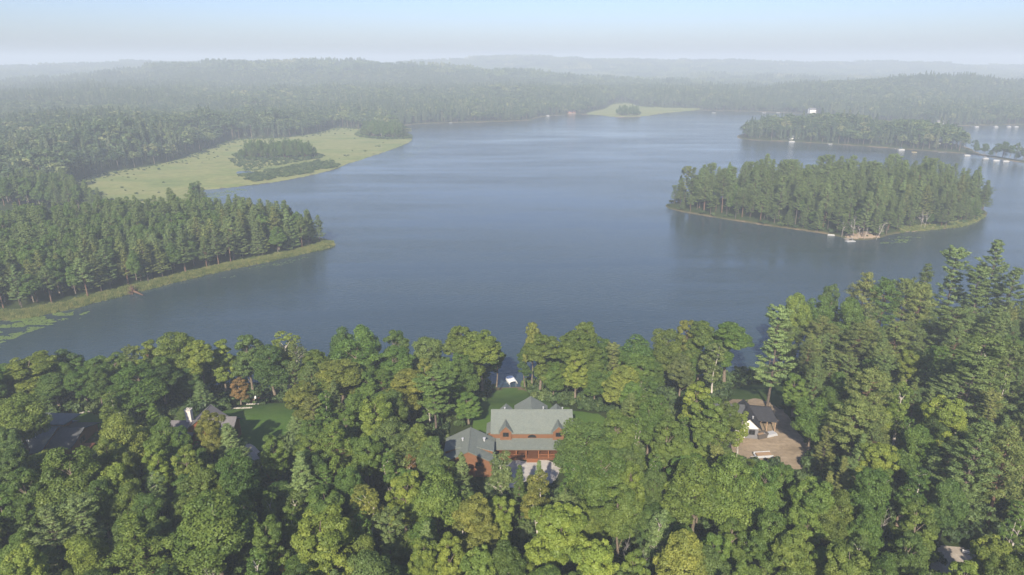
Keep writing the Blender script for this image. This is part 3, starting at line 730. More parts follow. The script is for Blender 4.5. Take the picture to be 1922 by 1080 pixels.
# (kind, colour, pixel x, pixel y of the top, crown width px, distance Y or 0 = from usual height)
EXPL = [
 ('maple1','yellow',60,668,112,160),('oak1','dark',118,657,75,168),('oak2','mid',172,672,64,166),('oak3','olive',215,664,64,168),('maple2','yellow',272,640,52,170),('oak4','olive',328,625,112,168),('tall2','yellow',372,640,62,164),('maple2','yellow',410,640,56,170),('oak3','grey',460,632,72,172),
 ('oak1','mid',252,688,104,150),('birch2','olive',205,735,42,140),('oak2','olive',25,745,96,132),('oak3','mid',150,690,70,158),('oak4','dark',95,700,80,156),('maple1','mid',20,690,70,160),('cone1','pale',375,714,44,158),('cone2','pind',345,760,60,146),('oak1','gold',226,775,92,0),('cone1','mid',282,755,52,0),('maple1','gold',388,775,56,126),('cone1','pale',430,788,66,126),('oak2','mid',302,790,64,0),('oak3','olive',195,822,62,0),('oak4','mid',330,800,50,0),
 ('tall1','dark',300,690,70,155),('oak2','dark',350,690,60,162),
 ('birch1','yellow',530,628,84,172),('dying','dull',556,638,52,170),('oak4','dark',505,650,84,165),('oak1','mid',640,612,64,174),('oak2','mid',682,610,60,176),('oak1','mid',660,640,124,166),('oak3','mid',742,622,62,174),('oak2','grey',802,632,76,172),('oak3','mid',736,655,80,162),
 ('tall2','olive',585,660,62,162),('tall1','gold',640,680,90,150),('oak3','gold',568,720,70,142),('cone1','pale',555,775,50,140),('rpine2','mid',712,690,66,154),('tall2','gold',765,698,82,146),('wpine3','grey',815,702,84,142),('maple2','gold',792,672,42,154),('oak2','mid',842,680,64,154),('maple2','mid',880,740,54,146),('maple1','yellow',706,745,72,0),
 ('tall1','olive',865,615,72,172),('tall1','olive',902,622,92,166),('rpine2','bright',618,790,78,0),('oak1','grey',738,788,98,124),('maple1','bright',682,815,62,0),('oak4','grey',812,822,64,118),('maple2','bright',510,816,54,0),('cone2','pale',560,849,76,0),
 ('tall2','dark',932,652,40,177),('tall2','dark',986,655,34,177),('tall2','gold',1000,607,38,176),('tall1','olive',1014,630,72,168),('tall2','olive',1100,605,64,174),('tall1','olive',1082,625,96,168),('oak3','mid',1132,632,60,172),('oak1','mid',1195,630,86,174),('maple1','bright',1200,668,74,158),('oak4','gold',1172,686,80,150),('oak2','olive',1255,620,76,174),('maple2','gold',1290,600,58,180),('tall2','bright',1322,604,62,176),('oak3','dull',1282,665,54,160),('birch2','dull',1342,642,54,162),('tall2','mid',1372,608,84,170),
 ('maple2','yellow',1312,724,66,0),('maple2','olive',1330,748,74,0),('maple1','olive',1366,756,58,0),('birch1','yellow',1392,772,34,0),('oak1','mid',1222,745,66,0),('maple2','olive',1255,788,66,0),('oak2','dark',1104,796,120,122),('oak3','olive',1160,780,70,124),
 ('wpine1','pale',1465,573,84,157),('oak2','yellow',1495,550,58,196),('oak1','mid',1545,556,76,198),('oak3','dark',1562,533,46,206),('oak2','mid',1604,560,64,192),('rpine2','pino',1625,508,60,208),('rpine1','mid',1668,524,56,204),('rpine1','pino',1708,524,62,204),('rpine1','pino',1734,532,48,202),('rpine3','pind',1742,490,52,214),('wpine1','pale',1802,464,76,214),('wpine2','pale',1880,449,72,222),('wpine1','pinm',1850,500,80,206),('wpine2','pind',1905,500,70,212),
 ('rpine2','pino',1540,590,56,184),('rpine2','pino',1568,604,52,180),('rpine2','pino',1622,606,84,172),('rpine2','pino',1690,605,74,176),('birch2','dull',1640,570,42,190),('wpine3','pind',1792,575,76,178),('rpine2','mid',1742,600,50,186),('wpine1','pinm',1838,624,140,140),('wpine3','pinm',1905,640,70,142),('wpine2','pind',1870,580,70,172),
 ('oak1','mid',1532,745,80,134),('rpine1','pino',1638,690,74,136),('rpine1','pino',1612,752,92,124),('birch1','bright',1698,720,48,134),('maple1','yellow',1778,745,84,0),('wpine2','pinm',1838,782,112,107),('rpine2','pino',1902,800,92,108),('birch2','grey',1892,692,40,138),('oak2','mid',1725,800,66,0),('oak1','dark',1762,770,60,0),('maple2','bright',1500,705,50,148),
 ('birch2','mid',1725,880,62,106),('maple1','bright',1530,902,90,0),('oak4','mid',1640,880,88,0),('oak2','olive',1585,925,70,0),('maple2','olive',1732,948,82,0),('oak3','dark',1718,1008,70,0),('maple1','yellow',1870,1010,80,0),('maple2','yellow',1812,1050,70,0),('oak1','olive',1900,1040,80,0),('oak2','dark',1790,900,60,0),
 ('oak1','olive',122,840,118,0),('maple1','yellow',205,874,66,0),('maple2','yellow',290,838,54,0),('maple2','yellow',345,840,56,0),('oak1','mid',424,850,96,0),('maple1','olive',372,880,86,0),('oak3','mid',40,885,84,0),('wpine2','pale',88,948,96,0),('wpine1','pale',146,934,90,0),('rpine3','olive',250,958,112,0),('oak4','olive',385,930,158,0),('birch1','olive',452,930,44,0),('birch2','pale',290,888,46,0),('oak2','olive',232,905,60,0),('oak3','dark',20,830,70,0),('oak4','mid',180,900,60,0),('maple1','yellow',30,1030,80,0),
 ('maple1','bright',500,978,66,0),('birch1','olive',505,924,40,0),('birch1','olive',546,950,40,0),('maple1','yellow',610,964,124,0),('birch2','gold',676,912,80,0),('maple2','yellow',755,888,78,0),('oak1','bright',818,880,96,0),('oak3','gold',898,934,84,0),('maple2','yellow',938,930,56,0),('maple1','yellow',790,1014,58,0),('maple2','yellow',842,1010,64,0),('oak2','grey',690,1036,104,0),('maple1','bright',892,1030,76,0),('oak1','mid',655,872,60,0),('wpine2','mid',610,870,60,0),
 ('cone1','pale',866,848,50,110),('birch1','pale',942,846,58,112),('cone2','pale',1011,862,40,110),('birch2','gold',1014,886,66,104),('cone1','dark',975,868,40,108),('oak1','mid',1135,846,112,108),('maple2','yellow',1188,872,58,104),('oak3','olive',1168,916,80,98),('maple1','yellow',1044,946,112,0),('maple1','yellow',1116,1014,90,0),('maple2','yellow',1192,1038,62,0),('birch1','pale',1240,960,48,0),('snag3','dull',1172,1000,44,0),('oak4','gold',1285,998,104,0),('oak4','bright',1312,860,112,0),('oak1','bright',1385,856,112,0),('maple2','bright',1350,1000,60,0),('cone1','olive',1392,1040,60,0),('oak2','dark',1230,880,60,0),('oak4','mid',1450,960,80,0),('oak3','olive',1500,1000,80,0),('snag2','dull',1440,975,26,0),('maple1','olive',1590,1020,90,0),('oak2','mid',1660,1040,70,0),
 ('oak1','mid',1440,868,70,0),('maple2','mid',1475,880,56,0),('oak2','mid',950,1020,70,0),('snag1','dull',58,892,24,0),('snag2','dull',385,1048,30,0),('snag1','dull',1662,960,24,0),('maple2','orange',446,712,40,158),('maple2','orange',506,868,15,122),('maple2','orange',512,908,18,117),('maple1','amber',530,1038,20,92),('maple2','orange',518,1040,16,93),('maple2','orange',278,642,14,171),('dying','orange',770,853,26,120),
]
def ground_h(x, y): return float(gz(np.array([x]), np.array([y]))[0])
TREES = []
PINES = ('wpine', 'rpine', 'cone')
def is_pine(k): return k.startswith(PINES)
def add_tree(kind, col, x, y, H, W, hand=False, zone=None):
    TREES.append(dict(kind=kind, col=col, x=x, y=y, z=ground_h(x, y) - 0.05, H=H, W=W, rz=random.uniform(0, 6.28), hand=hand, zone=zone))
for kind, col, px, py, w, Y in EXPL:
    if Y == 0:
        H = 18.0 if not is_pine(kind) else 19.0
        if kind.startswith('birch'): H = 15.0
        if kind.startswith('snag'): H = 13.0
        z = 8.0 + H
        for _ in range(3):
            x, y = at(px, py, z); d = proj(x, y, z)[2]; wm = w * d / FPX
            H = float(np.clip(10 + 0.95 * wm, 12, 21)) if not kind.startswith('snag') else 13.0
            z = ground_h(x, y) + H
    else:
        y = Y; x, z = at_y(px, py, Y); H = z - ground_h(x, y)
    d = proj(x, y, z)[2]; wm = w * d / FPX
    add_tree(kind, col, x, y, max(H, 5), wm * (0.98 if is_pine(kind) else (1.02 if Y > 150 else 1.12)), True)

KEEP = [ # outlines (photograph pixels) of clearings that stay open to view
 [(905,765),(940,732),(965,735),(1030,738),(1078,768),(1128,768),(1128,802),(1078,815),(1045,858),(1032,895),(985,900),(925,905),(880,902),(866,860),(838,848),(838,815),(885,795),(905,810)],
 [(940,672),(976,672),(976,735),(940,735)], [(326,786),(352,760),(395,754),(452,784),(448,802),(430,815),(326,815)],
 [(410,778),(480,732),(545,738),(548,836),(470,838)], [(455,835),(487,835),(487,860),(455,860)], [(72,784),(172,760),(176,806),(160,842),(78,842)],
 [(1345,752),(1450,752),(1490,800),(1522,862),(1400,862),(1388,828),(1365,775)], [(1365,694),(1450,690),(1490,750),(1365,750)], [(1768,1012),(1832,1020),(1825,1060),(1768,1062)], [(1682,972),(1700,965),(1702,1010),(1682,1012)], [(1258,728),(1276,730),(1276,744),(1258,744)], [(440,700),(500,700),(500,735),(440,740)],
]
KP = []
for poly in KEEP:
    P = np.array(poly, float); x0, y0 = P.min(0); x1, y1 = P.max(0)
    X, Y = np.meshgrid(np.arange(x0, x1, 5), np.arange(y0, y1, 5)); s = sdist(X, Y, P) > 0
    KP.append(np.stack([X.ravel()[s], Y.ravel()[s]], 1))
KP = np.concatenate(KP)
def blocks_view(x, y, z, H, W):
    cx, cy, d = proj(x, y, z + H * 0.62); rw = W * 0.5 * FPX / d; rh = H * 0.40 * FPX / d
    return bool((((KP[:, 0] - cx) / rw) ** 2 + ((KP[:, 1] - cy) / rh) ** 2 < 1.0).any())
CLEAR = [smooth_poly(p, 1) for p in (LAWN_MAIN, LAWN_GREY, LAWN_LEFT, LAWN_COTT, YARD, DRIVE, APRON, ROAD, PATH)]
HOUSE_BOX = [(-17, 16, 120, 150), (-86, -60, 132, 154), (-122, -92, 128, 152), (44, 68, 134, 160)]
def in_clear(x, y, m=1.0):
    r = np.zeros(len(x), bool)
    for a, b, c, d in HOUSE_BOX: r |= (x > a - 2) & (x < b + 2) & (y > c - 2) & (y < d + 2)
    for P in CLEAR: r |= sdist(x, y, P) > -m
    return r
def jitter_grid(x0, x1, y0, y1, s, r):
    xs = np.arange(x0, x1, s); ys = np.arange(y0, y1, s * 0.9)
    X, Y = np.meshgrid(xs, ys); X = X + (np.arange(len(ys))[:, None] % 2) * s * 0.5
    X = X + r.uniform(-0.36, 0.36, X.shape) * s; Y = Y + r.uniform(-0.36, 0.36, Y.shape) * s
    return X.ravel(), Y.ravel()
BK = ['oak1', 'oak2', 'oak3', 'oak4', 'maple1', 'maple2']
# near woods, fill
ex = np.array([(t['x'], t['y'], t['W']) for t in TREES])
X, Y = jitter_grid(-190, 215, 58, 240, 5.2, rng)
sd = -sdist(X, Y, LAKE); ic = in_clear(X, Y)
for x, y, s, c_ in zip(X, Y, sd, ic):
    if c_ or s < 3.0 or abs(x) > 0.80 * (y * CP + 85 * SP) + 12: continue
    if (y > 200 + max(0, x) * 0.25): continue
    dd = np.hypot(ex[:, 0] - x, ex[:, 1] - y)
    if (dd < 2.4 + 0.16 * ex[:, 2]).any(): continue
    right = x > 62
    if random.random() < (0.34 if right else 0.14): continue
    r = random.random()
    pine_p = 0.62 if right else 0.12
    if r < pine_p: kind = random.choice(['rpine1', 'rpine2', 'wpine1', 'wpine2', 'wpine3', 'cone1', 'cone2']); H = random.uniform(12, 18); W = H * random.uniform(0.28, 0.36); col = random.choice(['pino', 'pind', 'pinm', 'pinm'])
    elif r < pine_p + 0.12: kind = random.choice(['birch1', 'birch2']); H = random.uniform(11, 15); W = random.uniform(3.6, 5.2); col = random.choice(['mid', 'olive', 'grey'])
    else: kind = random.choice(BK); H = random.uniform(9, 15); W = random.uniform(5.6, 8.4); col = random.choice(['mid', 'mid', 'dark', 'olive', 'olive', 'bright', 'yellow', 'grey'])
    if s < 22 and not right: H = min(H, 11 + s * 0.15)
    z = ground_h(x, y)
    if blocks_view(x, y, z, H, W):
        H *= 0.5; W *= 0.62
        if blocks_view(x, y, z, H, W): continue
    add_tree(kind, col, x, y, H, W)
# left peninsula
X, Y = jitter_grid(-330, -60, 225, 480, 5.4, rng)
dl = shore_land(X, Y); ms = sdist(X, Y, MARSH)
for x, y, s, m_ in zip(X, Y, dl, ms):
    if s < 5.5 or m_ > -3: continue
    bl = np.interp(x, [-330, -260, -209, -179, -154, -60], [330, 340, 366, 372, 385, 400])
    if bl < y < 425: continue
    if abs(x) > 0.78 * (y * CP + 85 * SP) + 20: continue
    pine_p = 0.86 if s < 24 else 0.52
    if random.random() < pine_p: kind = random.choice(['rpine3', 'rpine3', 'rpine2', 'cone1', 'cone1', 'wpine2', 'wpine2']); H = random.triangular(13, 24, 19); W = H * random.uniform(0.30, 0.40); col = random.choice(['pino', 'pinm', 'pale', 'pino', 'pinm'])
    else: kind = random.choice(BK); H = random.uniform(13, 19); W = random.uniform(6, 9); col = random.choice(['mid', 'dark', 'olive', 'mid', 'grey'])
    if s < 9: H *= 0.85
    add_tree(kind, col, x, y, H, W, zone='pen')
# wooded island
X, Y = jitter_grid(80, 420, 330, 520, 5.9, rng)
si = sdist(X, Y, ISLE)
for x, y, s in zip(X, Y, si):
    if s < 1.0: continue
    if random.random() < 0.88: kind = random.choice(['rpine2', 'wpine1', 'wpine2', 'wpine2', 'wpine3', 'cone1', 'rpine3']); H = random.triangular(9, 30, 19); W = H * random.uniform(0.26, 0.36); col = random.choice(['pind', 'pinm', 'pinm', 'pale', 'pale', 'pino'])
    else: kind = random.choice(BK); H = random.uniform(10, 16); W = random.uniform(4.5, 7); col = random.choice(['mid', 'dark', 'olive'])
    if s < 6: H *= random.uniform(0.5, 0.95)
    add_tree(kind, col, x, y, H, W, zone='isle')
# marsh groves
for Pg, n_, zn in ((CLUMP1, 5.0, 'grove'), (CLUMP2, 5.5, 'grove2'), (CLUMP3, 7.0, 'grove3')):
    x0, y0 = Pg.min(0); x1, y1 = Pg.max(0)
    X, Y = jitter_grid(x0, x1, y0, y1, n_, rng)
    s_ = sdist(X, Y, Pg)
    for x, y, s in zip(X, Y, s_):
        if s < 2: continue
        add_tree(random.choice(['rpine3', 'oak3', 'maple2', 'oak1', 'birch1', 'rpine2']), random.choice(['dark', 'mid', 'pind', 'olive']), x, y, random.uniform(11, 18) * (0.6 if s < 6 else 1), random.uniform(5, 7.5), zone=zn)

# ------------------------------------------------------------------ labels for trees
HOUSES = [('log house', 0, 137), ('house with the chimney', -72, 144), ('dark-roofed cabin', -107, 140), ('white cottage', 56, 148)]
SPN = dict(oak='oak_tree', maple='maple_tree', tall='oak_tree', birch='birch_tree', dying='dying_tree', wpine='white_pine_tree', rpine='red_pine_tree', cone='young_pine_tree', snag='dead_tree')
SPL = dict(oak='lobed broadleaf tree', maple='upright broadleaf tree', tall='high-crowned broadleaf tree', birch='airy pale-trunked birch', dying='thinning half-bare tree', wpine='plumed white pine', rpine='bare-trunked red pine', cone='cone-shaped pine', snag='bare dead tree')
def species(k): return k.rstrip('0123456789')
def where(t):
    if t['zone'] == 'pen': return 'on the grassy-edged peninsula', 'the peninsula'
    if t['zone'] == 'isle': return 'on the pine island with the small dock', 'the pine island'
    if t['zone'] == 'grove': return 'in the grove amid the marsh meadow', 'the marsh grove'
    if t['zone'] == 'grove2': return 'in the grove at the marsh point', 'the marsh point grove'
    if t['zone'] == 'grove3': return 'above the small far beach', 'the far beach'
    x, y = t['x'], t['y']
    if x > 88 and y > 150: return 'in the shore pines past the white cottage', 'the shore past the cottage'
    if x > 72: return 'in woods beside the forest road', 'the woods by the forest road'
    hn = min(HOUSES, key=lambda h: abs(h[1] - x) + 0.3 * abs(h[2] - y))
    if y > hn[2] + 14: return f'on the lake shore behind the {hn[0]}', f'the shore behind the {hn[0]}'
    if y > hn[2] - 18 and abs(x - hn[1]) < 34: return f'close beside the {hn[0]}', f'the sides of the {hn[0]}'
    return f'in the woods before the {hn[0]}', f'the woods before the {hn[0]}'
def size_word(t):
    a = 'tall ' if t['H'] > 20 else ('small ' if t['H'] < 11 else '')
    return a + ('broad ' if t['W'] > 9.5 else ('slim ' if t['W'] < 5.2 else ''))
cnt_lab = {}
# pick the individuals: the 300 of each kind that show largest
tb = shore_land(np.array([t['x'] for t in TREES]), np.array([t['y'] for t in TREES]))
for t, back in zip(TREES, tb):
    cx, cy, d = proj(t['x'], t['y'], t['z'] + t['H'] * 0.6)
    vis = -60 < cx < 1982 and -20 < cy < 1180
    t['rank'] = (t['H'] * t['W'] / d ** 2 * 1e4 + (1e6 if t['hand'] else 0)) if vis else -1
    if t['zone'] in ('pen', 'isle') and vis:      # front rows show, back rows hide
        t['rank'] *= 1.0 if back < 26 else 0.35
INDIV = []; REST = []
for grp in (True, False):
    g = sorted([t for t in TREES if is_pine(t['kind']) == grp], key=lambda t: -t['rank'])
    INDIV += [t for t in g[:295] if t['rank'] > 0]; REST += [t for t in g[:295] if t['rank'] <= 0] + g[295:]
SRC = {}
SHORT = dict(oak='lobed tree', maple='upright tree', tall='high-crowned tree', birch='birch', dying='thinning tree', wpine='white pine', rpine='red pine', cone='conical pine', snag='dead tree')
base_lab = {}
for t in INDIV:
    t['lab'] = f"{size_word(t)}{CNAME[t['col']]} {SPL[species(t['kind'])]} {where(t)[0]}"; base_lab.setdefault(t['lab'], []).append(t)
pos = np.array([(t['x'], t['y']) for t in INDIV])
for lab, ts in base_lab.items():
    if len(ts) < 2: continue
    for t in ts:
        dd = np.hypot(pos[:, 0] - t['x'], pos[:, 1] - t['y'])
        for q in np.argsort(dd)[1:8]:
            o_ = INDIV[q]
            if o_['lab'] != lab:
                ex_ = f" beside {size_word(o_).split(' ')[0]} {CNAME[o_['col']]} {SHORT[species(o_['kind'])]}".replace('  ', ' ')
                if len((lab + ex_).split()) > 16: ex_ = f" beside {CNAME[o_['col']]} {SHORT[species(o_['kind'])]}"
                if len((lab + ex_).split()) > 16: ex_ = f" beside {SHORT[species(o_['kind'])]}"
                if len((lab + ex_).split()) <= 16: t['lab2'] = lab + ex_
                break
for t in INDIV:
    trunk, crown, W, H = PROTO[t['kind']]; sp = species(t['kind'])
    wt, wg = where(t); cn = CNAME[t['col']]
    lab = t.get('lab2', t['lab'])
    for w_ in (' broadleaf', ' layered', size_word(t)):
        if len(lab.split()) > 16: lab = lab.replace(w_, '', 1)
    root = tag(put(SPN[sp], None, None, (t['x'], t['y'], t['z']), (random.uniform(-0.03, 0.03), random.uniform(-0.03, 0.03), t['rz']), (t['W'] / W, t['W'] / W, t['H'] / H)), lab, 'tree', f"{size_word(t)}{cn} {SPN[sp].replace('_', ' ')}s of {wg}")
    a = put('trunk', trunk, root); b = None
    if crown:
        b = put('crown', crown, root); c = COLS[t['col']]; k = random.uniform(0.88, 1.14); b.color = (c[0] * k * random.uniform(0.93, 1.07), c[1] * k, c[2] * k, 1)
    SRC.setdefault(t['kind'], (a, b))

# ------------------------------------------------------------------ uncounted masses by geometry nodes
def scatter(name, pts, rz, scl, kind, sources, label=None):
    """pts (n,3); sources: list of lists of objects (all members are placed at the same point)"""
    me = bpy.data.meshes.new(name); n = len(pts)
    me.vertices.add(n); me.vertices.foreach_set('co', np.asarray(pts, np.float32).ravel())
    a = me.attributes.new('rz', 'FLOAT', 'POINT'); a.data.foreach_set('value', np.asarray(rz, np.float32))
    a = me.attributes.new('scl', 'FLOAT_VECTOR', 'POINT'); a.data.foreach_set('vector', np.asarray(scl, np.float32).ravel())
    a = me.attributes.new('sort', 'INT', 'POINT'); a.data.foreach_set('value', np.asarray(kind, np.int32))
    o = put(name, me); o['kind'] = 'stuff'
    if label: o['label'] = label
    ng = bpy.data.node_groups.new(name, 'GeometryNodeTree')
    ng.interface.new_socket('Geometry', in_out='INPUT', socket_type='NodeSocketGeometry'); ng.interface.new_socket('Geometry', in_out='OUTPUT', socket_type='NodeSocketGeometry')
    gi = ng.nodes.new('NodeGroupInput'); go = ng.nodes.new('NodeGroupOutput'); jn = ng.nodes.new('GeometryNodeJoinGeometry')
    def attr(nm, dt):
        q = ng.nodes.new('GeometryNodeInputNamedAttribute'); q.data_type = dt; q.inputs[0].default_value = nm; return q.outputs[0]
    ar = attr('rz', 'FLOAT'); as_ = attr('scl', 'FLOAT_VECTOR'); ak = attr('sort', 'INT')
    cx = ng.nodes.new('ShaderNodeCombineXYZ'); ng.links.new(ar, cx.inputs[2])
    for k, objs in enumerate(sources):
        cmpn = ng.nodes.new('FunctionNodeCompare'); cmpn.data_type = 'INT'; cmpn.operation = 'EQUAL'
        ii = [s for s in cmpn.inputs if s.type == 'INT']; ng.links.new(ak, ii[0]); ii[1].default_value = k
        for ob in objs:
            if ob is None: continue
            oi = ng.nodes.new('GeometryNodeObjectInfo'); oi.transform_space = 'ORIGINAL'; oi.inputs['Object'].default_value = ob; oi.inputs['As Instance'].default_value = True
            ip = ng.nodes.new('GeometryNodeInstanceOnPoints')
            ng.links.new(gi.outputs[0], ip.inputs['Points']); ng.links.new(cmpn.outputs[0], ip.inputs['Selection']); ng.links.new(oi.outputs['Geometry'], ip.inputs['Instance'])
            ng.links.new(cx.outputs[0], ip.inputs['Rotation']); ng.links.new(as_, ip.inputs['Scale']); ng.links.new(ip.outputs[0], jn.inputs[0])
    ng.links.new(jn.outputs[0], go.inputs[0])
    md = o.modifiers.new('scatter', 'NODES'); md.node_group = ng
    return o
keys = [k for k in SRC]
for grp, nm in ((True, 'pine_woodland'), (False, 'broadleaf_woodland')):
    g = [t for t in REST if is_pine(t['kind']) == grp and t['kind'] in SRC]
    if not g: continue
    o = scatter(nm, [(t['x'], t['y'], t['z']) for t in g], [t['rz'] for t in g], [(t['W'] / PROTO[t['kind']][2],) * 2 + (t['H'] / PROTO[t['kind']][3],) for t in g], [keys.index(t['kind']) for t in g], [SRC[k] for k in keys])
    c = COLS['pinm' if grp else 'mid']; o.color = (*c, 1)
print('trees', len(TREES), 'individual', len(INDIV), 'rest', len(REST))

# shrubs
def shrub_mesh(key, seed, n=520, leaf=0.34):
    r = np.random.default_rng(seed); k = 9
    C = np.stack([r.normal(size=k) * 0.55, r.normal(size=k) * 0.55, 0.55 + 0.5 * r.random(k)], 1); CR = r.uniform(0.35, 0.65, k); O = unit(C - np.array([0, 0, 0.3]))
    V, F, var = clumps_to_leaves(r, C, CR, O, n, leaf)
    V[:, 2] = np.maximum(V[:, 2], 0.02)
    return raw_mesh(key, V, [F], ['shrub_leaves'], var=var)
SHR = []
for i, (px, py, lb) in enumerate([(862, 802, 'low leafy green shrub beside the garage on the lawn edge'), (1088, 818, 'low leafy green shrub at the end wall of the log house'), (497, 738, 'low leafy green shrub by the wooden deck behind the lawn')]):
    x, y = at(px, py, 8); o = put('shrub', shrub_mesh('shrub%d' % i, 60 + i), None, (x, y, ground_h(x, y)), None, (1.2, 1.2, 1.1)); tag(o, lb, 'shrub'); SHR.append(o)
X, Y = jitter_grid(-190, 215, 60, 238, 2.6, rng)
dl = -sdist(X, Y, LAKE)
cl = np.zeros(len(X), bool)
for P_ in CLEAR: cl |= sdist(X, Y, P_) > -0.8
for a, b, c, d in HOUSE_BOX[:]: cl |= (X > a + 1) & (X < b - 1) & (Y > c + 1) & (Y < d - 1)
ok = (dl > 0.8) & ~cl & (np.abs(X) < 0.80 * (Y * CP + 27) + 12) & (Y < 200 + np.maximum(0, X) * 0.25)
X, Y = X[ok], Y[ok]; n = len(X)
s = rng.uniform(0.8, 2.0, n)
scatter('undergrowth', np.stack([X, Y, gz(X, Y) - 0.1], 1), rng.uniform(0, 6.28, n), np.stack([s, s, s * rng.uniform(0.8, 1.5, n)], 1), rng.integers(0, 3, n), [[q] for q in SHR])
# shoreline bushes and marsh-edge brush
pts = []; sc_ = []
for (P0, step, wid, smin, smax) in ((ISLE, 1.6, 4.0, 0.8, 1.9), (CLUMP1, 1.5, 5.0, 1.2, 2.6), (CLUMP2, 1.8, 4.0, 1.2, 2.6)):
    Q = np.vstack([P0, P0[:1]])
    for i in range(len(Q) - 1):
        Ls = np.hypot(*(Q[i + 1] - Q[i])); 
        for k in range(int(Ls / step) + 1):
            t = random.random(); p = Q[i] * (1 - t) + Q[i + 1] * t + rng.normal(size=2) * wid * 0.5
            pts.append((p[0], p[1], ground_h(p[0], p[1]) - 0.1)); sc_.append(random.uniform(smin, smax))
pa = np.array(pts); ok = (shore_land(pa[:, 0], pa[:, 1]) > 1.6) & (sdist(pa[:, 0], pa[:, 1], POINT) < -1) & (sdist(pa[:, 0], pa[:, 1], BANK2) < -1)
pts = [tuple(p) for p in pa[ok]]; sc_ = list(np.array(sc_)[ok])
BR = trace([(445, 330), (520, 318), (600, 300), (640, 309), (632, 316), (560, 331), (500, 342), (470, 345)])
X, Y = jitter_grid(BR[:, 0].min() if hasattr(BR, 'min') else min(p[0] for p in BR), max(p[0] for p in BR), min(p[1] for p in BR), max(p[1] for p in BR), 2.2, rng)
k_ = (sdist(X, Y, BR) + 22 * fbm(X / 14, Y / 14, 3) > 3) & (shore_land(X, Y) > 1.0) & (rng.random(len(X)) < 0.8)
for x, y in zip(X[k_], Y[k_]): pts.append((x, y, ground_h(x, y))); sc_.append(random.uniform(0.45, 1.4))
BR2 = trace([(430, 300), (470, 302), (560, 302), (612, 296), (560, 306), (500, 316), (470, 326), (440, 312)])
X, Y = jitter_grid(min(p[0] for p in BR2), max(p[0] for p in BR2), min(p[1] for p in BR2), max(p[1] for p in BR2), 2.4, rng)
k_ = sdist(X, Y, BR2) > 0
for x, y in zip(X[k_], Y[k_]):
    if random.random() < 0.45: pts.append((x, y, ground_h(x, y))); sc_.append(random.uniform(0.5, 1.3))
X, Y = jitter_grid(MARSH[:, 0].min(), MARSH[:, 0].max(), MARSH[:, 1].min(), MARSH[:, 1].max(), 3.4, rng)
md_ = sdist(X, Y, MARSH); el_ = np.exp(-md_ / 9.0)
k_ = (md_ > 0) & (shore_land(X, Y) > 2.0) & ((rng.random(len(X)) < el_ * 0.8) & (shore_land(X, Y) > 20))
for x, y in zip(X[k_], Y[k_]): pts.append((x, y, ground_h(x, y))); sc_.append(random.uniform(0.35, 1.1))
n = len(pts); sc_ = np.array(sc_)
scatter('shore_brush', pts, rng.uniform(0, 6.28, n), np.stack([sc_, sc_, sc_ * 0.9], 1), rng.integers(0, 3, n), [[q] for q in SHR])
# reeds and tall grass along the peninsula
r = np.random.default_rng(77); nb = 110
bp_ = r.normal(size=(nb, 3)) * np.array([0.4, 0.4, 0]); bh = r.uniform(0.4, 0.9, nb)
bT = unit(np.stack([r.normal(size=nb) * 0.25, r.normal(size=nb) * 0.25, np.ones(nb)], 1)); bN = unit(np.cross(bT, rand_dirs(r, nb)))
V, F = leaf_quads(bp_ + bT * bh[:, None] * 0.45, bN, bT, bh, np.full(nb, 0.10))
mv = np.array([(0.9 * cos(a), 0.9 * sin(a), -0.05) for a in np.linspace(0, 2 * pi, 9)[:-1]] + [(0, 0, 0.10)]); mf = np.array([(k, (k + 1) % 8, 8) for k in range(8)])
reed_me = raw_mesh('reeds', np.concatenate([V, mv]), [F, mf + len(V)], ['reed_leaves'], var=np.concatenate([np.repeat(r.random(nb), 4), np.full(9, 0.3)]))
xr, yr = at(250, 546, 0.4)
REED = put('reed_tuft', reed_me, None, (xr - 3, yr + 2.5, ground_h(xr - 3, yr + 2.5))); tag(REED, 'tuft of tall yellow green reeds by the uprooted stump', 'reeds')
X, Y = jitter_grid(-330, -60, 225, 460, 1.1, rng)
dl = shore_land(X, Y); ok = (dl > 0.0) & (dl < 7.5) & (sdist(X, Y, MARSH) < -4)
X, Y = X[ok], Y[ok]
X2, Y2 = jitter_grid(200, 420, 330, 420, 1.2, rng); d2 = shore_land(X2, Y2); x_, _y, _d = proj(X2, Y2, 0.5)
o2 = (d2 > 0) & (d2 < 5) & (x_ > 1690) & (x_ < 1860) & (sdist(X2, Y2, ISLE) > 0); X = np.concatenate([X, X2[o2]]); Y = np.concatenate([Y, Y2[o2]])
n = len(X); s = rng.uniform(0.8, 1.6, n)
scatter('reeds', np.stack([X, Y, gz(X, Y) - 0.05], 1), rng.uniform(0, 6.28, n), np.stack([s, s, s], 1), np.zeros(n), [[REED]])
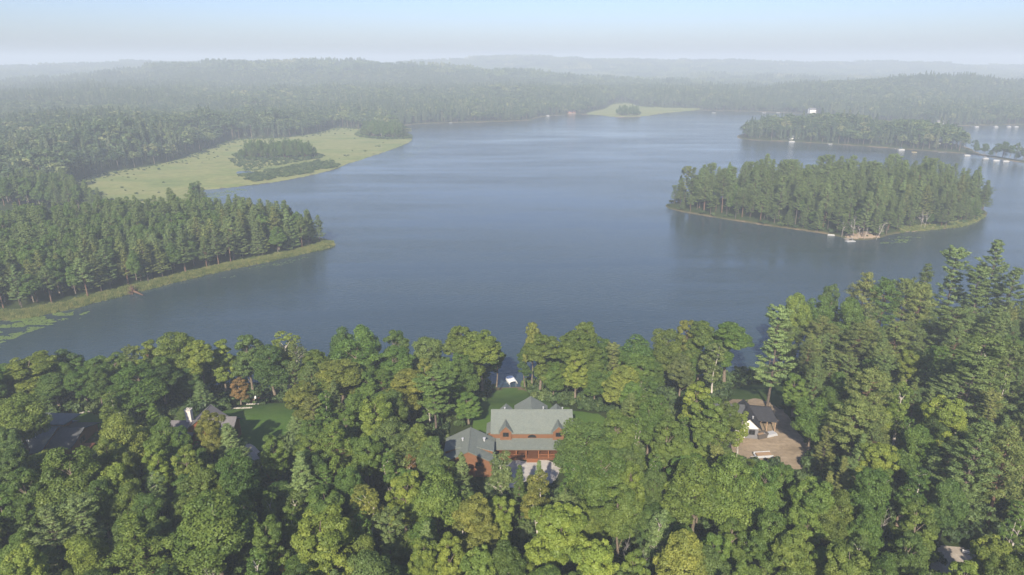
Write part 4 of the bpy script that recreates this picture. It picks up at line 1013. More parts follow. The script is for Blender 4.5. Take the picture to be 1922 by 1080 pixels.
# lily pads
LV = []; LF = []; off = 0
def pads(poly, n, sz):
    global off
    P = np.array(trace(poly)); x0, y0 = P.min(0); x1, y1 = P.max(0)
    X = rng.uniform(x0, x1, n * 14); Y = rng.uniform(y0, y1, n * 14)
    k_ = (sdist(X, Y, P) > 0) & (shore_land(X, Y) < -0.2) & (fbm(X / 6.0, Y / 3.0, 3) > 0.02)
    for x, y in zip(X[k_][:n], Y[k_][:n]):
        s = sz * random.uniform(0.6, 1.4); a0 = random.random() * 6.28; k = 7
        for i in range(k):
            a = a0 + i * 2 * pi / k * 0.96; LV.append((x + s * cos(a), y + s * sin(a), 0.012 + random.random() * 0.03))
        LF.append(tuple(range(off, off + k))); off += k
pads([(-60, 640), (0, 602), (70, 588), (140, 580), (135, 596), (110, 606), (40, 628), (-60, 690)], 1500, 0.42)
pads([(150, 590), (185, 578), (190, 585), (150, 598)], 50, 0.3); pads([(380, 522), (560, 484), (600, 478), (560, 490), (400, 530)], 140, 0.25); pads([(1650, 452), (1690, 444), (1730, 446), (1700, 456), (1650, 458)], 160, 0.4)
pads([(740, 300), (790, 262), (830, 268), (800, 285), (740, 305)], 300, 0.5); pads([(355, 372), (420, 358), (480, 352), (420, 372), (370, 380)], 420, 0.6)
me = bpy.data.meshes.new('lily_pads'); me.from_pydata(LV, [], LF); me.materials.append(MATS['lily']); lp = put('lily_pads', me); lp['kind'] = 'stuff'

# ------------------------------------------------------------------ far woods
def far_tree(key, seed, conifer, n=420):
    r = np.random.default_rng(seed); H = 20.0
    if conifer:
        z = r.uniform(0.12, 1, n) ** 0.9; a = r.random(n) * 6.28; rr = (1 - z) ** 0.8 * 3.0 * (0.5 + 0.6 * r.random(n)) + 0.15
        P = np.stack([rr * np.cos(a), rr * np.sin(a), z * H], 1); Nn = unit(np.stack([np.cos(a), np.sin(a), np.full(n, 0.8)], 1) + 0.5 * r.normal(size=(n, 3)))
        s = 1.3 * (0.6 + 0.6 * r.random(n)); V, F = leaf_quads(P, Nn, unit(np.stack([np.cos(a), np.sin(a), np.full(n, -0.2)], 1)), s, s * 0.5); var = np.repeat(r.random(n), 4)
    else:
        k = 16; d = rand_dirs(r, k); d[:, 2] = np.abs(d[:, 2]) * 1.3 - 0.45; C = np.array([0, 0, H * 0.62]) + d * np.array([2.9, 2.9, 5.6]); CR = r.uniform(1.1, 1.9, k)
        V, F, var = clumps_to_leaves(r, C, CR, unit(d), n, 1.15)
    Vt, Ft = tubes([(np.array([[0, 0, -1], [0.1, 0, H * 0.4], [0, 0.1, H * 0.8]]), np.array([0.28, 0.2, 0.08]))], 5)
    me = raw_mesh(key, np.concatenate([V, Vt]), [F, Ft + len(V)], ['far_needles' if conifer else 'far_leaves', 'bark_oak' if seed % 3 == 0 else 'bark_wpine'], mi=[0] * len(F) + [1] * len(Ft), var=np.concatenate([var, np.zeros(len(Vt))]))
    return me
FSRC = []
for i, (con, px, py, lb) in enumerate([(False, 1412, 209, 'hazy round broadleaf tree at the far waterline by the white boat'), (True, 1000, 224, 'hazy pointed conifer on the far point beside the bay'), (False, 940, 228, 'hazy round broadleaf tree on the far sandy point'), (True, 865, 230, 'hazy pointed conifer beside the white swim raft'), (False, 1795, 236, 'hazy round broadleaf tree behind the far docks')]):
    x, y = at(px, py, 0.5); y += 12; o = put('conifer_tree' if con else 'broadleaf_tree', far_tree('far%d' % i, 90 + i, con), None, (x, y, ground_h(x, y)), (0, 0, i)); tag(o, lb, 'tree'); FSRC.append(o)
def frustum(x, y, m=0.03): return np.abs(x) < (0.752 + m) * (y * CP + 85 * SP) + 25
X, Y = jitter_grid(-1500, 1500, 430, 1950, 7.4, rng)
ok = frustum(X, Y); X, Y = X[ok], Y[ok]
ld = shore_land(X, Y); ms = np.maximum(sdist(X, Y, MARSH), sdist(X, Y, MARSH2)); fi = sdist(X, Y, FAR_ISLE)
ok = (ld > 3.5) & (ms < -3) & (sdist(X, Y, ISLE) < -5) & ~((Y < 478) & (X > -330) & (X < 0))
# the thin spit stays almost bare
pxs = proj(X, Y, 1.0)[0]
ok &= ~((fi > -5) & (pxs > 1812) & (rng.random(len(X)) < 0.7))
X, Y, ld = X[ok], Y[ok], ld[ok]; n = len(X)
cf = (fbm(X / 130, Y / 130, 3) + 0.18 * rng.normal(size=n) + 0.10 * (ld < 25)) > np.where((X < 0) & (Y < 1000), 0.2, 0.11)
sort = np.where(cf, np.where(rng.random(n) < 0.5, 1, 3), rng.choice([0, 2, 4], n))
s = rng.uniform(0.72, 1.22, n) * np.where(ld < 8, 0.8, 1); w = s * np.where(cf, rng.uniform(0.9, 1.3, n), rng.uniform(1.15, 1.75, n)); s = np.where(cf, s, s * 0.88)
vh = fbm(X / 60, Y / 60, 3); s = s * np.clip(1.0 + 1.1 * vh, 0.6, 1.35); w = w * np.clip(1.0 + 0.5 * vh, 0.7, 1.2)
bog = (X < -380) & (Y > 700) & (Y < 1150); s = np.where(bog, s * 0.75, s)
scatter('distant_forest', np.stack([X, Y, gz(X, Y) - 0.2], 1), rng.uniform(0, 6.28, n), np.stack([w, w, s], 1), sort, [[q] for q in FSRC])
print('far trees', n)
# beyond two kilometres whole stands at a time
def stand(seed):
    r = np.random.default_rng(seed); VV = []; off_ = 0; FF = []; vv = []
    for i in range(52):
        x, y = r.uniform(-34, 34, 2); H = r.uniform(14, 24); k = 46; con = r.random() < 0.3
        d = rand_dirs(r, k); d[:, 2] = np.abs(d[:, 2]) * 1.2 - 0.3
        P = np.array([x, y, H * 0.62]) + d * np.array([2.0 if con else 3.9, 2.0 if con else 3.9, H * 0.36]) * r.uniform(0.7, 1.05, (k, 1))
        V, F = leaf_quads(P, unit(d + 0.5 * r.normal(size=(k, 3))), rand_dirs(r, k), np.full(k, 3.0), np.full(k, 2.1))
        VV.append(V); FF.append(F + off_); off_ += len(V); vv.append(np.full(len(V), r.random()) * 0.6 + 0.4 * np.repeat(r.random(k), 4))
    return raw_mesh('stand%d' % seed, np.concatenate(VV), [np.concatenate(FF)], ['far_leaves'], var=np.concatenate(vv))
STD = []
for i in range(3):
    x, y = (-300 + 420 * i, 2020); o = put('distant_stand', stand(i), None, (x, y, ground_h(x, y) - 1)); o['kind'] = 'stuff'; STD.append(o)
X, Y = jitter_grid(-4800, 4800, 1985, 6200, 58, rng)
ok = frustum(X, Y, 0.06) & (sdist(X, Y, FIELD) < -20); X, Y = X[ok], Y[ok]; n = len(X)
scatter('distant_forest', np.stack([X, Y, gz(X, Y) - 1.5], 1), rng.uniform(0, 6.28, n), np.stack([np.ones(n), np.ones(n), rng.uniform(0.6, 1.5, n)], 1), rng.integers(0, 3, n), [[q] for q in STD])
print('stands', n)

# ------------------------------------------------------------------ buildings
def window(parent, x0, x1, y, z0, z1, mullions=1, face=-1, frame='trim_black', fw=0.09, along='x'):
    """framed window standing proud of a wall; face = outward direction along the other axis"""
    def bx(mb, a0, a1, d0, d1, c0, c1):
        d0, d1 = sorted((d0, d1))
        return mb.box(a0, a1, d0, d1, c0, c1) if along == 'x' else mb.box(d0, d1, a0, a1, c0, c1)
    m_ = MB(); o0, o1 = y, y + face * 0.09
    bx(m_, x0, x1, o0, o1, z0, z0 + fw); bx(m_, x0, x1, o0, o1, z1 - fw, z1)
    bx(m_, x0, x0 + fw, o0, o1, z0 + fw, z1 - fw); bx(m_, x1 - fw, x1, o0, o1, z0 + fw, z1 - fw)
    for k in range(mullions):
        c = x0 + (x1 - x0) * (k + 1) / (mullions + 1); bx(m_, c - 0.03, c + 0.03, o0, o1, z0 + fw, z1 - fw)
    w_ = m_.build('window', frame, parent)
    k = mullions + 1
    for q in range(k):
        a = x0 + fw + (x1 - x0 - 2 * fw) * q / k + 0.02; b = x0 + fw + (x1 - x0 - 2 * fw) * (q + 1) / k - 0.02
        bx(MB(), a, b, y, y + face * 0.035, z0 + fw, z1 - fw).build('pane', 'glass_dark', w_)
    return w_
def vent(parent, x, y, z, h=0.8, r=0.11, mat='metal_pale'):
    m_ = MB().tube([(x, y, z - 0.5), (x, y, z + h)], r, 8); m_.tube([(x, y, z + h), (x, y, z + h + 0.14)], [r * 1.7, r * 1.7], 8)
    return m_.build('vent_pipe', mat, parent)
def gable_y(mb, x, hw, y0, y1, z0, ze, zr):
    """gabled block, ridge along y"""
    return mb.extrude([(x - hw, y0, z0), (x + hw, y0, z0), (x + hw, y0, ze), (x, y0, zr), (x - hw, y0, ze)], (0, y1 - y0, 0))
def gable_x(mb, y, hd, x0, x1, z0, ze, zr):
    return mb.extrude([(x0, y - hd, z0), (x0, y - hd, ze), (x0, y, zr), (x0, y + hd, ze), (x0, y + hd, z0)], (x1 - x0, 0, 0))
def roof_y(parent, x, hw, y0, y1, ze, zr, mat, t=0.2, name='roof'):
    o = []
    for s in (-1, 1):
        pts = [(x + s * hw, y0, ze), (x + s * hw, y1, ze), (x + s * 0.004, y1, zr), (x + s * 0.004, y0, zr)]
        o.append(MB().slab(pts, t).build(name, mat, parent))
    MB().tube([(x, y0, zr + 0.01), (x, y1, zr + 0.01)], 0.11, 6).build('ridge_cap', mat, parent)
    return o
def roof_x(parent, y, hd, x0, x1, ze, zr, mat, t=0.2, name='roof'):
    for s in (-1, 1):
        pts = [(x0, y + s * hd, ze), (x1, y + s * hd, ze), (x1, y + s * 0.004, zr), (x0, y + s * 0.004, zr)]
        MB().slab(pts, t).build(name, mat, parent)
    MB().tube([(x0, y, zr + 0.01), (x1, y, zr + 0.01)], 0.11, 6).build('ridge_cap', mat, parent)

# log house
zg = ground_h(4.5, 137)
lh = thing('log_house', 'large orange log house with green-grey roof, twin front dormers and porch', 'house', (4.55, 136.0, zg + 0.1))
RG = 'roof_green'
gable_x(MB(), 4.5, 4.5, -9.0, 9.0, -0.6, 4.95, 7.95).build('wall', 'log_wall', lh)
MB().box(-9.15, 9.15, -0.12, 9.12, -0.7, 0.35).build('foundation', 'stone', lh)
roof_x(lh, 4.5, 5.0, -9.4, 9.4, 5.1, 8.4, RG)
MB().slab([(-9.6, -3.6, 2.9), (9.6, -3.6, 2.9), (9.2, -0.02, 3.6), (-8.6, -0.02, 3.6)], 0.18).build('porch_roof', RG, lh)
MB().box(-9.3, 9.3, -3.35, -0.14, 0.0, 0.55).build('porch_floor', 'wood_dark', lh)
MB().box(-9.3, 9.3, -3.45, -3.2, 2.5, 2.7).build('porch_beam', 'wood_dark', lh)
for px_ in (-9.1, -6.2, -3.6, -1.4, 1.4, 3.6, 6.2, 9.1):
    MB().tube([(px_, -3.32, 0.55), (px_, -3.32, 2.5)], 0.13, 8).build('porch_post', 'wood_post', lh)
for a, b in ((-9.1, -6.2), (-6.2, -3.6), (-3.6, -1.4), (1.4, 3.6), (3.6, 6.2), (6.2, 9.1)):
    m_ = MB().box(a + 0.14, b - 0.14, -3.38, -3.28, 1.38, 1.48).box(a + 0.14, b - 0.14, -3.37, -3.29, 0.70, 0.78)
    n_ = int((b - a) / 0.16)
    for k in range(1, n_): m_.box(a + k * (b - a) / n_ - 0.02, a + k * (b - a) / n_ + 0.02, -3.35, -3.31, 0.78, 1.38)
    m_.build('railing', 'wood_post', lh)
for k in range(4): MB().box(-1.3, 1.3, -3.46 - 0.3 * (k + 1), -3.46 - 0.3 * k, -0.2, 0.42 - 0.13 * k).build('step', 'wood_post', lh)
MB().box(-0.55, 0.55, -0.1, -0.002, 0.55, 2.65).build('door', 'wood_dark', lh)
for x_ in (-7.6, -4.9, -2.6, 2.6, 4.9, 7.6): window(lh, x_ - 0.6, x_ + 0.6, -0.002, 1.3, 2.4)
m_ = MB(); arc = [(1.0 * cos(a), -0.07, 3.75 + 0.75 * sin(a)) for a in np.linspace(0, pi, 9)]
m_.extrude(arc, (0, 0.068, 0)); m_.build('arched_window', 'glass_dark', lh)
for x_ in (-5.95, 5.95):
    dm = gable_y(MB(), x_, 1.3, -0.58, 2.4, 3.48, 5.6, 6.85).build('dormer', 'log_wall', lh)
    dm['label'] = 'sunlit orange log dormer with a paired window'
    for s in (-1, 1):
        MB().slab([(x_ + s * 1.62, -0.88, 5.42), (x_ + s * 1.62, 0.10, 5.42), (x_ + s * 0.004, 2.75, 7.12), (x_ + s * 0.004, -0.88, 7.12)], 0.14).build('dormer_roof', RG, dm)
    window(dm, x_ - 0.66, x_ + 0.66, -0.582, 4.35, 5.35)
gable_y(MB(), 0, 3.4, 4.6, 11.0, -0.5, 5.6, 7.9).build('rear_wing', 'log_wall', lh)
for s in (-1, 1):
    MB().slab([(s * 4.0, 6.5, 5.78), (s * 4.0, 11.4, 5.78), (s * 0.004, 11.4, 8.32), (s * 0.004, 4.52, 8.32)], 0.18).build('rear_roof', RG, lh)
for x_ in (-5.9, 5.9):
    gable_y(MB(), x_, 1.1, 5.0, 7.8, 5.0, 6.7, 7.7).build('rear_dormer', 'log_wall', lh)
    for s in (-1, 1): MB().slab([(x_ + s * 1.5, 6.4, 6.75), (x_ + s * 1.5, 8.1, 6.75), (x_ + s * 0.004, 8.1, 8.1), (x_ + s * 0.004, 4.9, 8.1)], 0.14).build('rear_dormer_roof', RG, lh)
for s in (-1, 1):
    MB().box(*sorted((s * 9.02, s * 10.0)), 2.6, 6.6, -0.4, 3.3).build('side_bay', 'log_wall', lh)
    MB().slab([(s * 9.02, 2.2, 4.2), (s * 10.5, 2.2, 3.45), (s * 10.5, 7.0, 3.45), (s * 9.02, 7.0, 4.2)], 0.14).build('side_roof', RG, lh)
for x_, y_ in ((2.7, 5.2), (-6.2, 4.9), (7.1, 4.9)): vent(lh, x_, y_, 8.1, 0.55)
# garage
zg2 = ground_h(-9.3, 130)
ga = thing('log_garage', 'gabled log garage with green-grey roof beside the larger log house', 'garage', (-9.3, 130.7, zg2 + 0.05))
gable_y(MB(), 0, 5.0, -4.5, 4.6, -0.6, 3.8, 6.3).build('wall', 'log_wall', ga)
roof_y(ga, 0, 5.6, -5.0, 5.1, 3.72, 6.55, RG)
for s in (-1, 1):
    MB().extrude([(s * 1.9, -1.8, 5.55), (s * 5.1, -1.8, 4.60), (s * 5.1, -1.8, 3.90), (s * 1.9, -1.8, 5.5)], (0, 3.7, 0)).build('shed_dormer', 'log_wall', ga)
    MB().slab([(s * 1.7, -2.0, 5.78), (s * 5.4, -2.0, 4.72), (s * 5.4, 2.1, 4.72), (s * 1.7, 2.1, 5.78)], 0.14).build('shed_dormer_roof', RG, ga)
window(ga, 1.5, 2.7, -4.502, 2.75, 3.6)
for x_ in (-3.2, 0.2): MB().box(x_ - 1.3, x_ + 1.3, -4.58, -4.502, 0.0, 2.3).build('garage_door', 'wood_post', ga)
vent(ga, -1.5, 0.6, 5.6, 0.7, 0.16); vent(ga, 3.2, 1.2, 5.2, 0.8, 0.2)
MB().slab([(3.6, 4.7, 3.0), (6.2, 4.7, 3.0), (6.2, 6.6, 3.3), (3.6, 6.6, 3.3)], 0.12).build('link_roof', RG, ga)

# white cottage
zg3 = ground_h(56, 146)
ct = thing('white_cottage', 'white and grey new-built cottage with black roofs in a dirt yard', 'house', (56.2, 145.6, zg3 + 0.05), -0.16)
gable_y(MB(), 0, 2.3, -3.9, 4.6, -0.5, 3.3, 5.5).build('wall', 'white_siding', ct)
MB().box(-0.6, 2.32, -3.96, -3.902, 0.0, 2.6).build('lower_panel', 'grey_siding', ct)
roof_y(ct, 0, 3.0, -4.7, 5.0, 2.9, 5.75, 'roof_black', 0.22)
for s in (-1, 1): MB().extrude([(s * 3.05, -4.76, 2.62), (s * 3.05, -4.76, 2.86), (s * 0.01, -4.76, 5.74), (s * 0.01, -4.76, 5.46)], (0, 0.058, 0)).build('rake_board', 'trim_black', ct)
window(ct, 0.2, 1.6, -3.962, 1.1, 2.3, 1)
gable_x(MB(), 1.5, 4.4, -12.0, -2.32, -0.5, 3.1, 5.6).build('main_block', 'white_siding', ct)
roof_x(ct, 1.5, 5.0, -12.6, -0.3, 3.0, 5.85, 'roof_dark', 0.2)
window(ct, -4.6, -2.8, -2.902, 0.8, 2.4, 1); window(ct, -9.6, -7.6, -2.902, 0.8, 2.4, 2)
MB().slab([(1.2, -0.3, 3.0), (7.4, -0.3, 2.95), (6.2, 3.6, 4.75), (1.2, 3.6, 4.75)], 0.2).build('patio_roof', 'roof_black', ct)
MB().slab([(1.2, 7.4, 3.0), (7.4, 7.4, 2.95), (6.2, 3.61, 4.75), (1.2, 3.61, 4.75)], 0.2).build('patio_roof', 'roof_black', ct)
for x_, y_ in ((3.0, 0.1), (5.0, 0.1), (6.9, 0.1), (6.9, 3.5), (6.9, 7.0)): MB().box(x_ - 0.1, x_ + 0.1, y_ - 0.1, y_ + 0.1, -0.2, 2.72).build('patio_post', 'raw_wood', ct)
for x_ in (3.4, 6.4): MB().tube([(x_, 0.1, 2.1), (x_ + (0.5 if x_ < 5 else -0.5), 0.1, 2.7)], 0.06, 5).build('patio_brace', 'raw_wood', ct)
gable_y(MB(), -6.5, 2.2, -8.0, -2.95, -0.5, 2.8, 4.4).build('front_wing', 'white_siding', ct)
for s in (-1, 1): MB().slab([(-6.5 + s * 2.8, -8.6, 2.5), (-6.5 + s * 2.8, -2.0, 2.5), (-6.5 + s * 0.004, -0.5, 4.65), (-6.5 + s * 0.004, -8.6, 4.65)], 0.2).build('front_wing_roof', 'roof_black', ct)
vent(ct, 0.9, -3.2, 5.1, 0.3, 0.12)

# grey-roofed house
zg4 = ground_h(-71, 143)
gh = thing('grey_house', 'grey-roofed house with a tall pale chimney beside the clipped lawn', 'house', (-71.6, 140.6, zg4 + 0.05))
RR = 'roof_grey'
gable_y(MB(), 0.2, 3.4, -3.0, 3.6, -0.5, 4.2, 7.0).build('wall', 'brown_siding', gh)
roof_y(gh, 0.2, 4.1, -3.4, 4.1, 4.0, 7.35, RR)
gable_x(MB(), 0.2, 2.8, 3.0, 7.0, -0.5, 4.1, 5.9).build('side_wing', 'brown_siding', gh)
roof_x(gh, 0.2, 3.3, 1.6, 7.7, 3.95, 6.2, RR)
gable_x(MB(), -0.6, 2.8, -7.4, -3.0, -0.5, 3.6, 5.3).build('low_wing', 'brown_siding', gh)
roof_x(gh, -0.6, 3.3, -8.0, -1.2, 3.5, 5.65, RR)
window(gh, -1.2, 1.2, 7.002, 1.2, 2.6, 1, face=1, along='y')
ch = MB().box(-3.6, -2.4, -0.9, 0.2, 3.5, 8.3).build('chimney', 'chimney_block', gh)
MB().box(-3.72, -2.28, -1.02, 0.32, 8.302, 8.5).build('chimney_cap', 'stone', ch)
MB().tube([(-3.2, -0.35, 8.5), (-3.2, -0.35, 8.85)], 0.16, 8).build('flue', 'stone', ch); MB().tube([(-2.8, -0.35, 8.5), (-2.8, -0.35, 8.8)], 0.16, 8).build('flue', 'stone', ch)
vent(gh, 3.0, 0.9, 5.6, 0.5, 0.1)

# dark cabin
zg5 = ground_h(-106, 139)
dc = thing('dark_cabin', 'brown cabin with stepped dark slate roofs and a reddish end wall', 'house', (-106, 138, zg5 + 0.05))
gable_x(MB(), 2.4, 5.2, 0.8, 6.0, -0.5, 1.9, 3.4).build('wall', 'brown_siding', dc)
roof_x(dc, 2.4, 5.9, 0.6, 6.5, 1.75, 3.75, 'roof_dark')
gable_x(MB(), 1.8, 6.6, -7.0, 0.6, -0.5, 1.9, 3.9).build('taller_block', 'brown_siding', dc)
roof_x(dc, 1.8, 7.4, -7.6, 0.75, 1.8, 4.25, 'roof_slate')
MB().slab([(-6.5, 2.6, 4.5), (1.6, 2.6, 4.4), (3.6, 6.4, 5.2), (-6.5, 6.4, 5.4)], 0.22).build('upper_roof', 'roof_slate', dc)
MB().box(-6.2, 1.2, 3.0, 6.2, 3.0, 4.42).build('clerestory', 'brown_siding', dc)
MB().box(6.6, 9.2, -3.2, 1.0, -0.1, 0.5).build('side_deck', 'wood_dark', dc)
for x_, y_ in ((-3.0, -0.4), (-2.7, -1.2), (-3.6, -2.2), (-4.0, -3.6)): vent(dc, x_, y_, 3.3, 0.35, 0.13, 'white_paint')
window(dc, 0.6, 2.4, 6.002, 0.6, 1.8, 1, face=1, along='y')

# ------------------------------------------------------------------ yard and shore things
x, y = at(1428, 822, Z8); z = ground_h(x, y)
dp = thing('skip_container', 'dark open waste skip in the dirt yard by the cottage', 'skip', (x, y, z + 0.1), 0.35)
MB().extrude([(-1.2, -0.8, 0.05), (1.2, -0.8, 0.05), (1.5, -0.8, 1.25), (-1.5, -0.8, 1.25)], (0, 0.08, 0)).build('side', 'dumpster', dp)
MB().extrude([(-1.2, 0.72, 0.05), (1.2, 0.72, 0.05), (1.5, 0.72, 1.25), (-1.5, 0.72, 1.25)], (0, 0.08, 0)).build('side', 'dumpster', dp)
for s in (-1, 1): MB().extrude([(s * 1.2, -0.718, 0.05), (s * 1.2, 0.718, 0.05), (s * 1.5, 0.718, 1.25), (s * 1.5, -0.718, 1.25)], (-s * 0.08, 0, 0)).build('end', 'dumpster', dp)
MB().box(-1.1, 1.1, -0.71, 0.71, 0.06, 0.2).build('floor_plate', 'dumpster', dp)
MB().box(-0.7, 0.8, -0.5, 0.5, 0.2, 0.9).build('rubble', 'raw_wood', dp)
x, y = at(1446, 819, Z8); z = ground_h(x, y)
pl = thing('sheet_pile', 'stack of pale wrapped building sheets beside the waste skip', 'building material', (x, y, z + 0.1), 0.35)
for s in (-0.9, 0, 0.9): MB().box(s - 0.06, s + 0.06, -0.7, 0.7, 0.0, 0.14).build('bearer', 'raw_wood', pl)
for k in range(3): MB().box(-1.5 + 0.05 * k, 1.5 - 0.12 * k, -0.75 + 0.03 * k, 0.75, 0.142 + 0.2 * k, 0.33 + 0.2 * k).build('sheet_pack', 'metal_pale', pl)
x, y = at(1432, 860, Z8); z = ground_h(x, y)
tr = thing('cargo_trailer', 'pale utility trailer loaded with lumber at the edge of the dirt yard', 'trailer', (x, y, z + 0.1), 0.1)
MB().box(-1.9, 1.9, -0.9, 0.9, 0.5, 0.62).build('bed', 'metal_grey', tr)
for s in (-1, 1):
    MB().box(-1.9, 1.9, s * 0.9 - 0.03, s * 0.9 + 0.03, 0.622, 1.1).build('side_panel', 'metal_pale', tr)
    MB().tube([(0, s * 0.98, 0.35), (0, s * 1.16, 0.35)], 0.35, 12).build('wheel', 'trim_black', tr)
MB().tube([(-1.9, 0, 0.55), (-3.0, 0, 0.5)], 0.06, 6).build('drawbar', 'metal_grey', tr)
for k in range(5): MB().box(-1.6, 1.7, -0.75 + 0.3 * k, -0.49 + 0.3 * k, 0.622, 1.0 + 0.06 * (k % 2)).build('plank', 'raw_wood', tr)

def boat_lift(x, y, z, rz, lab, grp=None):
    t = thing('boat_lift', lab, 'boat lift', (x, y, z), rz, grp); t.scale = (0.72, 0.6, 0.72)
    for sx in (-1.3, 1.3):
        for sy in (-2.6, 2.6): MB().tube([(sx, sy, -1.0), (sx, sy, 2.4)], 0.07, 6).build('post', 'metal_grey', t)
    prof = [(1.7 * cos(a), -3.3, 2.3 + 0.75 * sin(a)) for a in np.linspace(0, pi, 8)] + [(-1.66, -3.3, 2.25)] + [(1.6 * cos(a), -3.3, 2.25 + 0.68 * sin(a)) for a in np.linspace(pi, 0, 8)]
    m_ = MB(); k = 8
    for i in range(k - 1):
        a, b = pi * i / (k - 1), pi * (i + 1) / (k - 1)
        m_.extrude([(1.7 * cos(a), -3.3, 2.3 + 0.75 * sin(a)), (1.7 * cos(b), -3.3, 2.3 + 0.75 * sin(b)), (1.64 * cos(b), -3.3, 2.24 + 0.72 * sin(b)), (1.64 * cos(a), -3.3, 2.24 + 0.72 * sin(a))], (0, 6.6, 0))
    m_.build('canopy', 'white_paint', t)
    for s in (-1, 1): MB().box(s * 1.69 - 0.02, s * 1.69 + 0.02, -3.3, 3.3, 1.5, 2.3).build('canopy_skirt', 'white_paint', t)
    return t
x, y = at(960, 724, 0.3)
boat_lift(x, y + 1.0, 0.0, 0.3, 'white-canopied boat lift at the waterline behind the log house')

x, y = at(482, 731, 7.0); z = ground_h(x, y)
dk = thing('wooden_deck', 'small brown wooden deck with railing behind the clipped lawn', 'deck', (x, y, z + 0.05), 0.05)
for k in range(9): MB().box(-2.4, 2.4, -1.35 + 0.3 * k, -1.08 + 0.3 * k, 0.62, 0.7).build('deck_board', 'wood_post', dk)
MB().box(-2.3, 2.3, -1.3, -1.2, 0.0, 0.618).build('skirt', 'wood_dark', dk)
for k in range(2): MB().box(-0.9, 0.9, -1.75 - 0.35 * k, -1.37 - 0.35 * k, 0.0, 0.42 - 0.2 * k).build('step', 'wood_dark', dk)
for s in (-1, 1):
    for q in (-1.2, 1.2): MB().box(s * 2.3 - 0.06, s * 2.3 + 0.06, q - 0.06, q + 0.06, 0.702, 1.6).build('rail_post', 'wood_dark', dk)
    MB().box(s * 2.3 - 0.04, s * 2.3 + 0.04, -1.14, 1.14, 1.45, 1.58).build('rail', 'wood_dark', dk)
chair = thing('garden_chair', 'white garden chair standing on the wooden deck', 'chair', (x - 0.8, y, z + 0.05 + 0.702), 0.4)
MB().box(-0.28, 0.28, -0.28, 0.28, 0.36, 0.42).build('seat', 'white_paint', chair); MB().box(-0.28, 0.28, 0.22, 0.28, 0.422, 1.0).build('backrest', 'white_paint', chair)
for sx in (-0.24, 0.24):
    for sy in (-0.24, 0.24): MB().box(sx - 0.03, sx + 0.03, sy - 0.03, sy + 0.03, 0, 0.358).build('leg', 'white_paint', chair)
def stones(poly, n, nm='stone_edging'):
    m_ = MB(); P_ = trace(poly, 7.6)
    for i in range(n):
        t = i / (n - 1) * (len(P_) - 1); k = min(int(t), len(P_) - 2); f = t - k
        x = P_[k][0] * (1 - f) + P_[k + 1][0] * f + random.uniform(-0.1, 0.1); y = P_[k][1] * (1 - f) + P_[k + 1][1] * f + random.uniform(-0.1, 0.1); z = ground_h(x, y); s = random.uniform(0.14, 0.3)
        pts = [(x + s * cos(a) * random.uniform(0.7, 1.1), y + s * sin(a) * random.uniform(0.7, 1.1), z + 0.02) for a in np.linspace(0, 2 * pi, 7)[:-1]]
        m_.extrude(pts, (random.uniform(-0.05, 0.05), 0, s * 1.1))
    o = m_.build(nm, 'stone'); o['kind'] = 'stuff'; return o
stones([(462, 742), (475, 741), (495, 737)], 46); stones([(428, 759), (445, 759), (472, 758)], 40)
stones([(150, 775), (165, 769), (180, 764)], 24)

x, y = at(1812, 1040, Z8); z = ground_h(x, y)
sg = thing('board_sign', 'small white board sign with a dark stripe beside the forest road', 'sign', (x, y, z), -0.5); sg.scale = (0.75, 0.75, 0.75)
for s in (-0.5, 0.5): MB().box(s - 0.05, s + 0.05, -0.05, 0.05, -0.3, 0.95).build('post', 'white_paint', sg)
MB().box(-0.75, 0.75, -0.09, -0.052, 0.72, 1.0).build('board', 'white_paint', sg); MB().box(-0.75, 0.75, -0.09, -0.052, 0.35, 0.6).build('board', 'white_paint', sg); MB().box(-0.72, 0.72, -0.085, -0.055, 0.602, 0.718).build('stripe', 'trim_black', sg)

# uprooted stump on the peninsula shore
x, y = at(252, 550, 0.3)
st = thing('uprooted_stump', 'reddish uprooted tree stump lying in the shallows off the peninsula', 'stump', (x, y, 0.1), 2.7); st.scale = (1.5, 1.5, 1.5)
MB().tube([(0, 0, 0.6), (-2.0, 0.3, 0.5), (-5.5, 1.4, 0.7)], [0.3, 0.24, 0.10], 8).build('trunk', 'bark_pine', st)
r = np.random.default_rng(4); m_ = []
for k in range(44):
    a = r.random() * 6.28; p = np.array([0.2, 0, 0.6]); d = np.array([0.35, cos(a), sin(a)]); pts_ = [p]
    for q in range(4): d = unit((d + 0.3 * r.normal(size=3))[None])[0]; pts_.append(pts_[-1] + d * r.uniform(0.35, 0.6))
    m_.append((np.array(pts_), np.linspace(0.14, 0.03, 5)))
V, F = tubes(m_, 5); V[:, 2] = np.maximum(V[:, 2], -0.5); put('root_plate', raw_mesh('root_plate', V, [F], ['bark_pine'], smooth=True), st)
x, y = at(545, 478, 0.2)
dw = thing('driftwood', 'pale bare driftwood branch lying at the tip of the peninsula', 'driftwood', (x, y, 0.05), 0.4)
MB().tube([(-2.2, 0, 0.1), (0, 0.1, 0.25), (2.4, -0.2, 0.1)], [0.14, 0.11, 0.05], 6).build('branch', 'bark_dead', dw); MB().tube([(-1.4, 0, 0.15), (-1.6, 0.5, 1.2), (-2.0, 0.6, 1.9)], [0.08, 0.05, 0.02], 5).build('limb', 'bark_dead', dw); MB().tube([(0.4, 0.1, 0.2), (0.2, -0.4, 0.9)], [0.06, 0.02], 5).build('limb', 'bark_dead', dw)

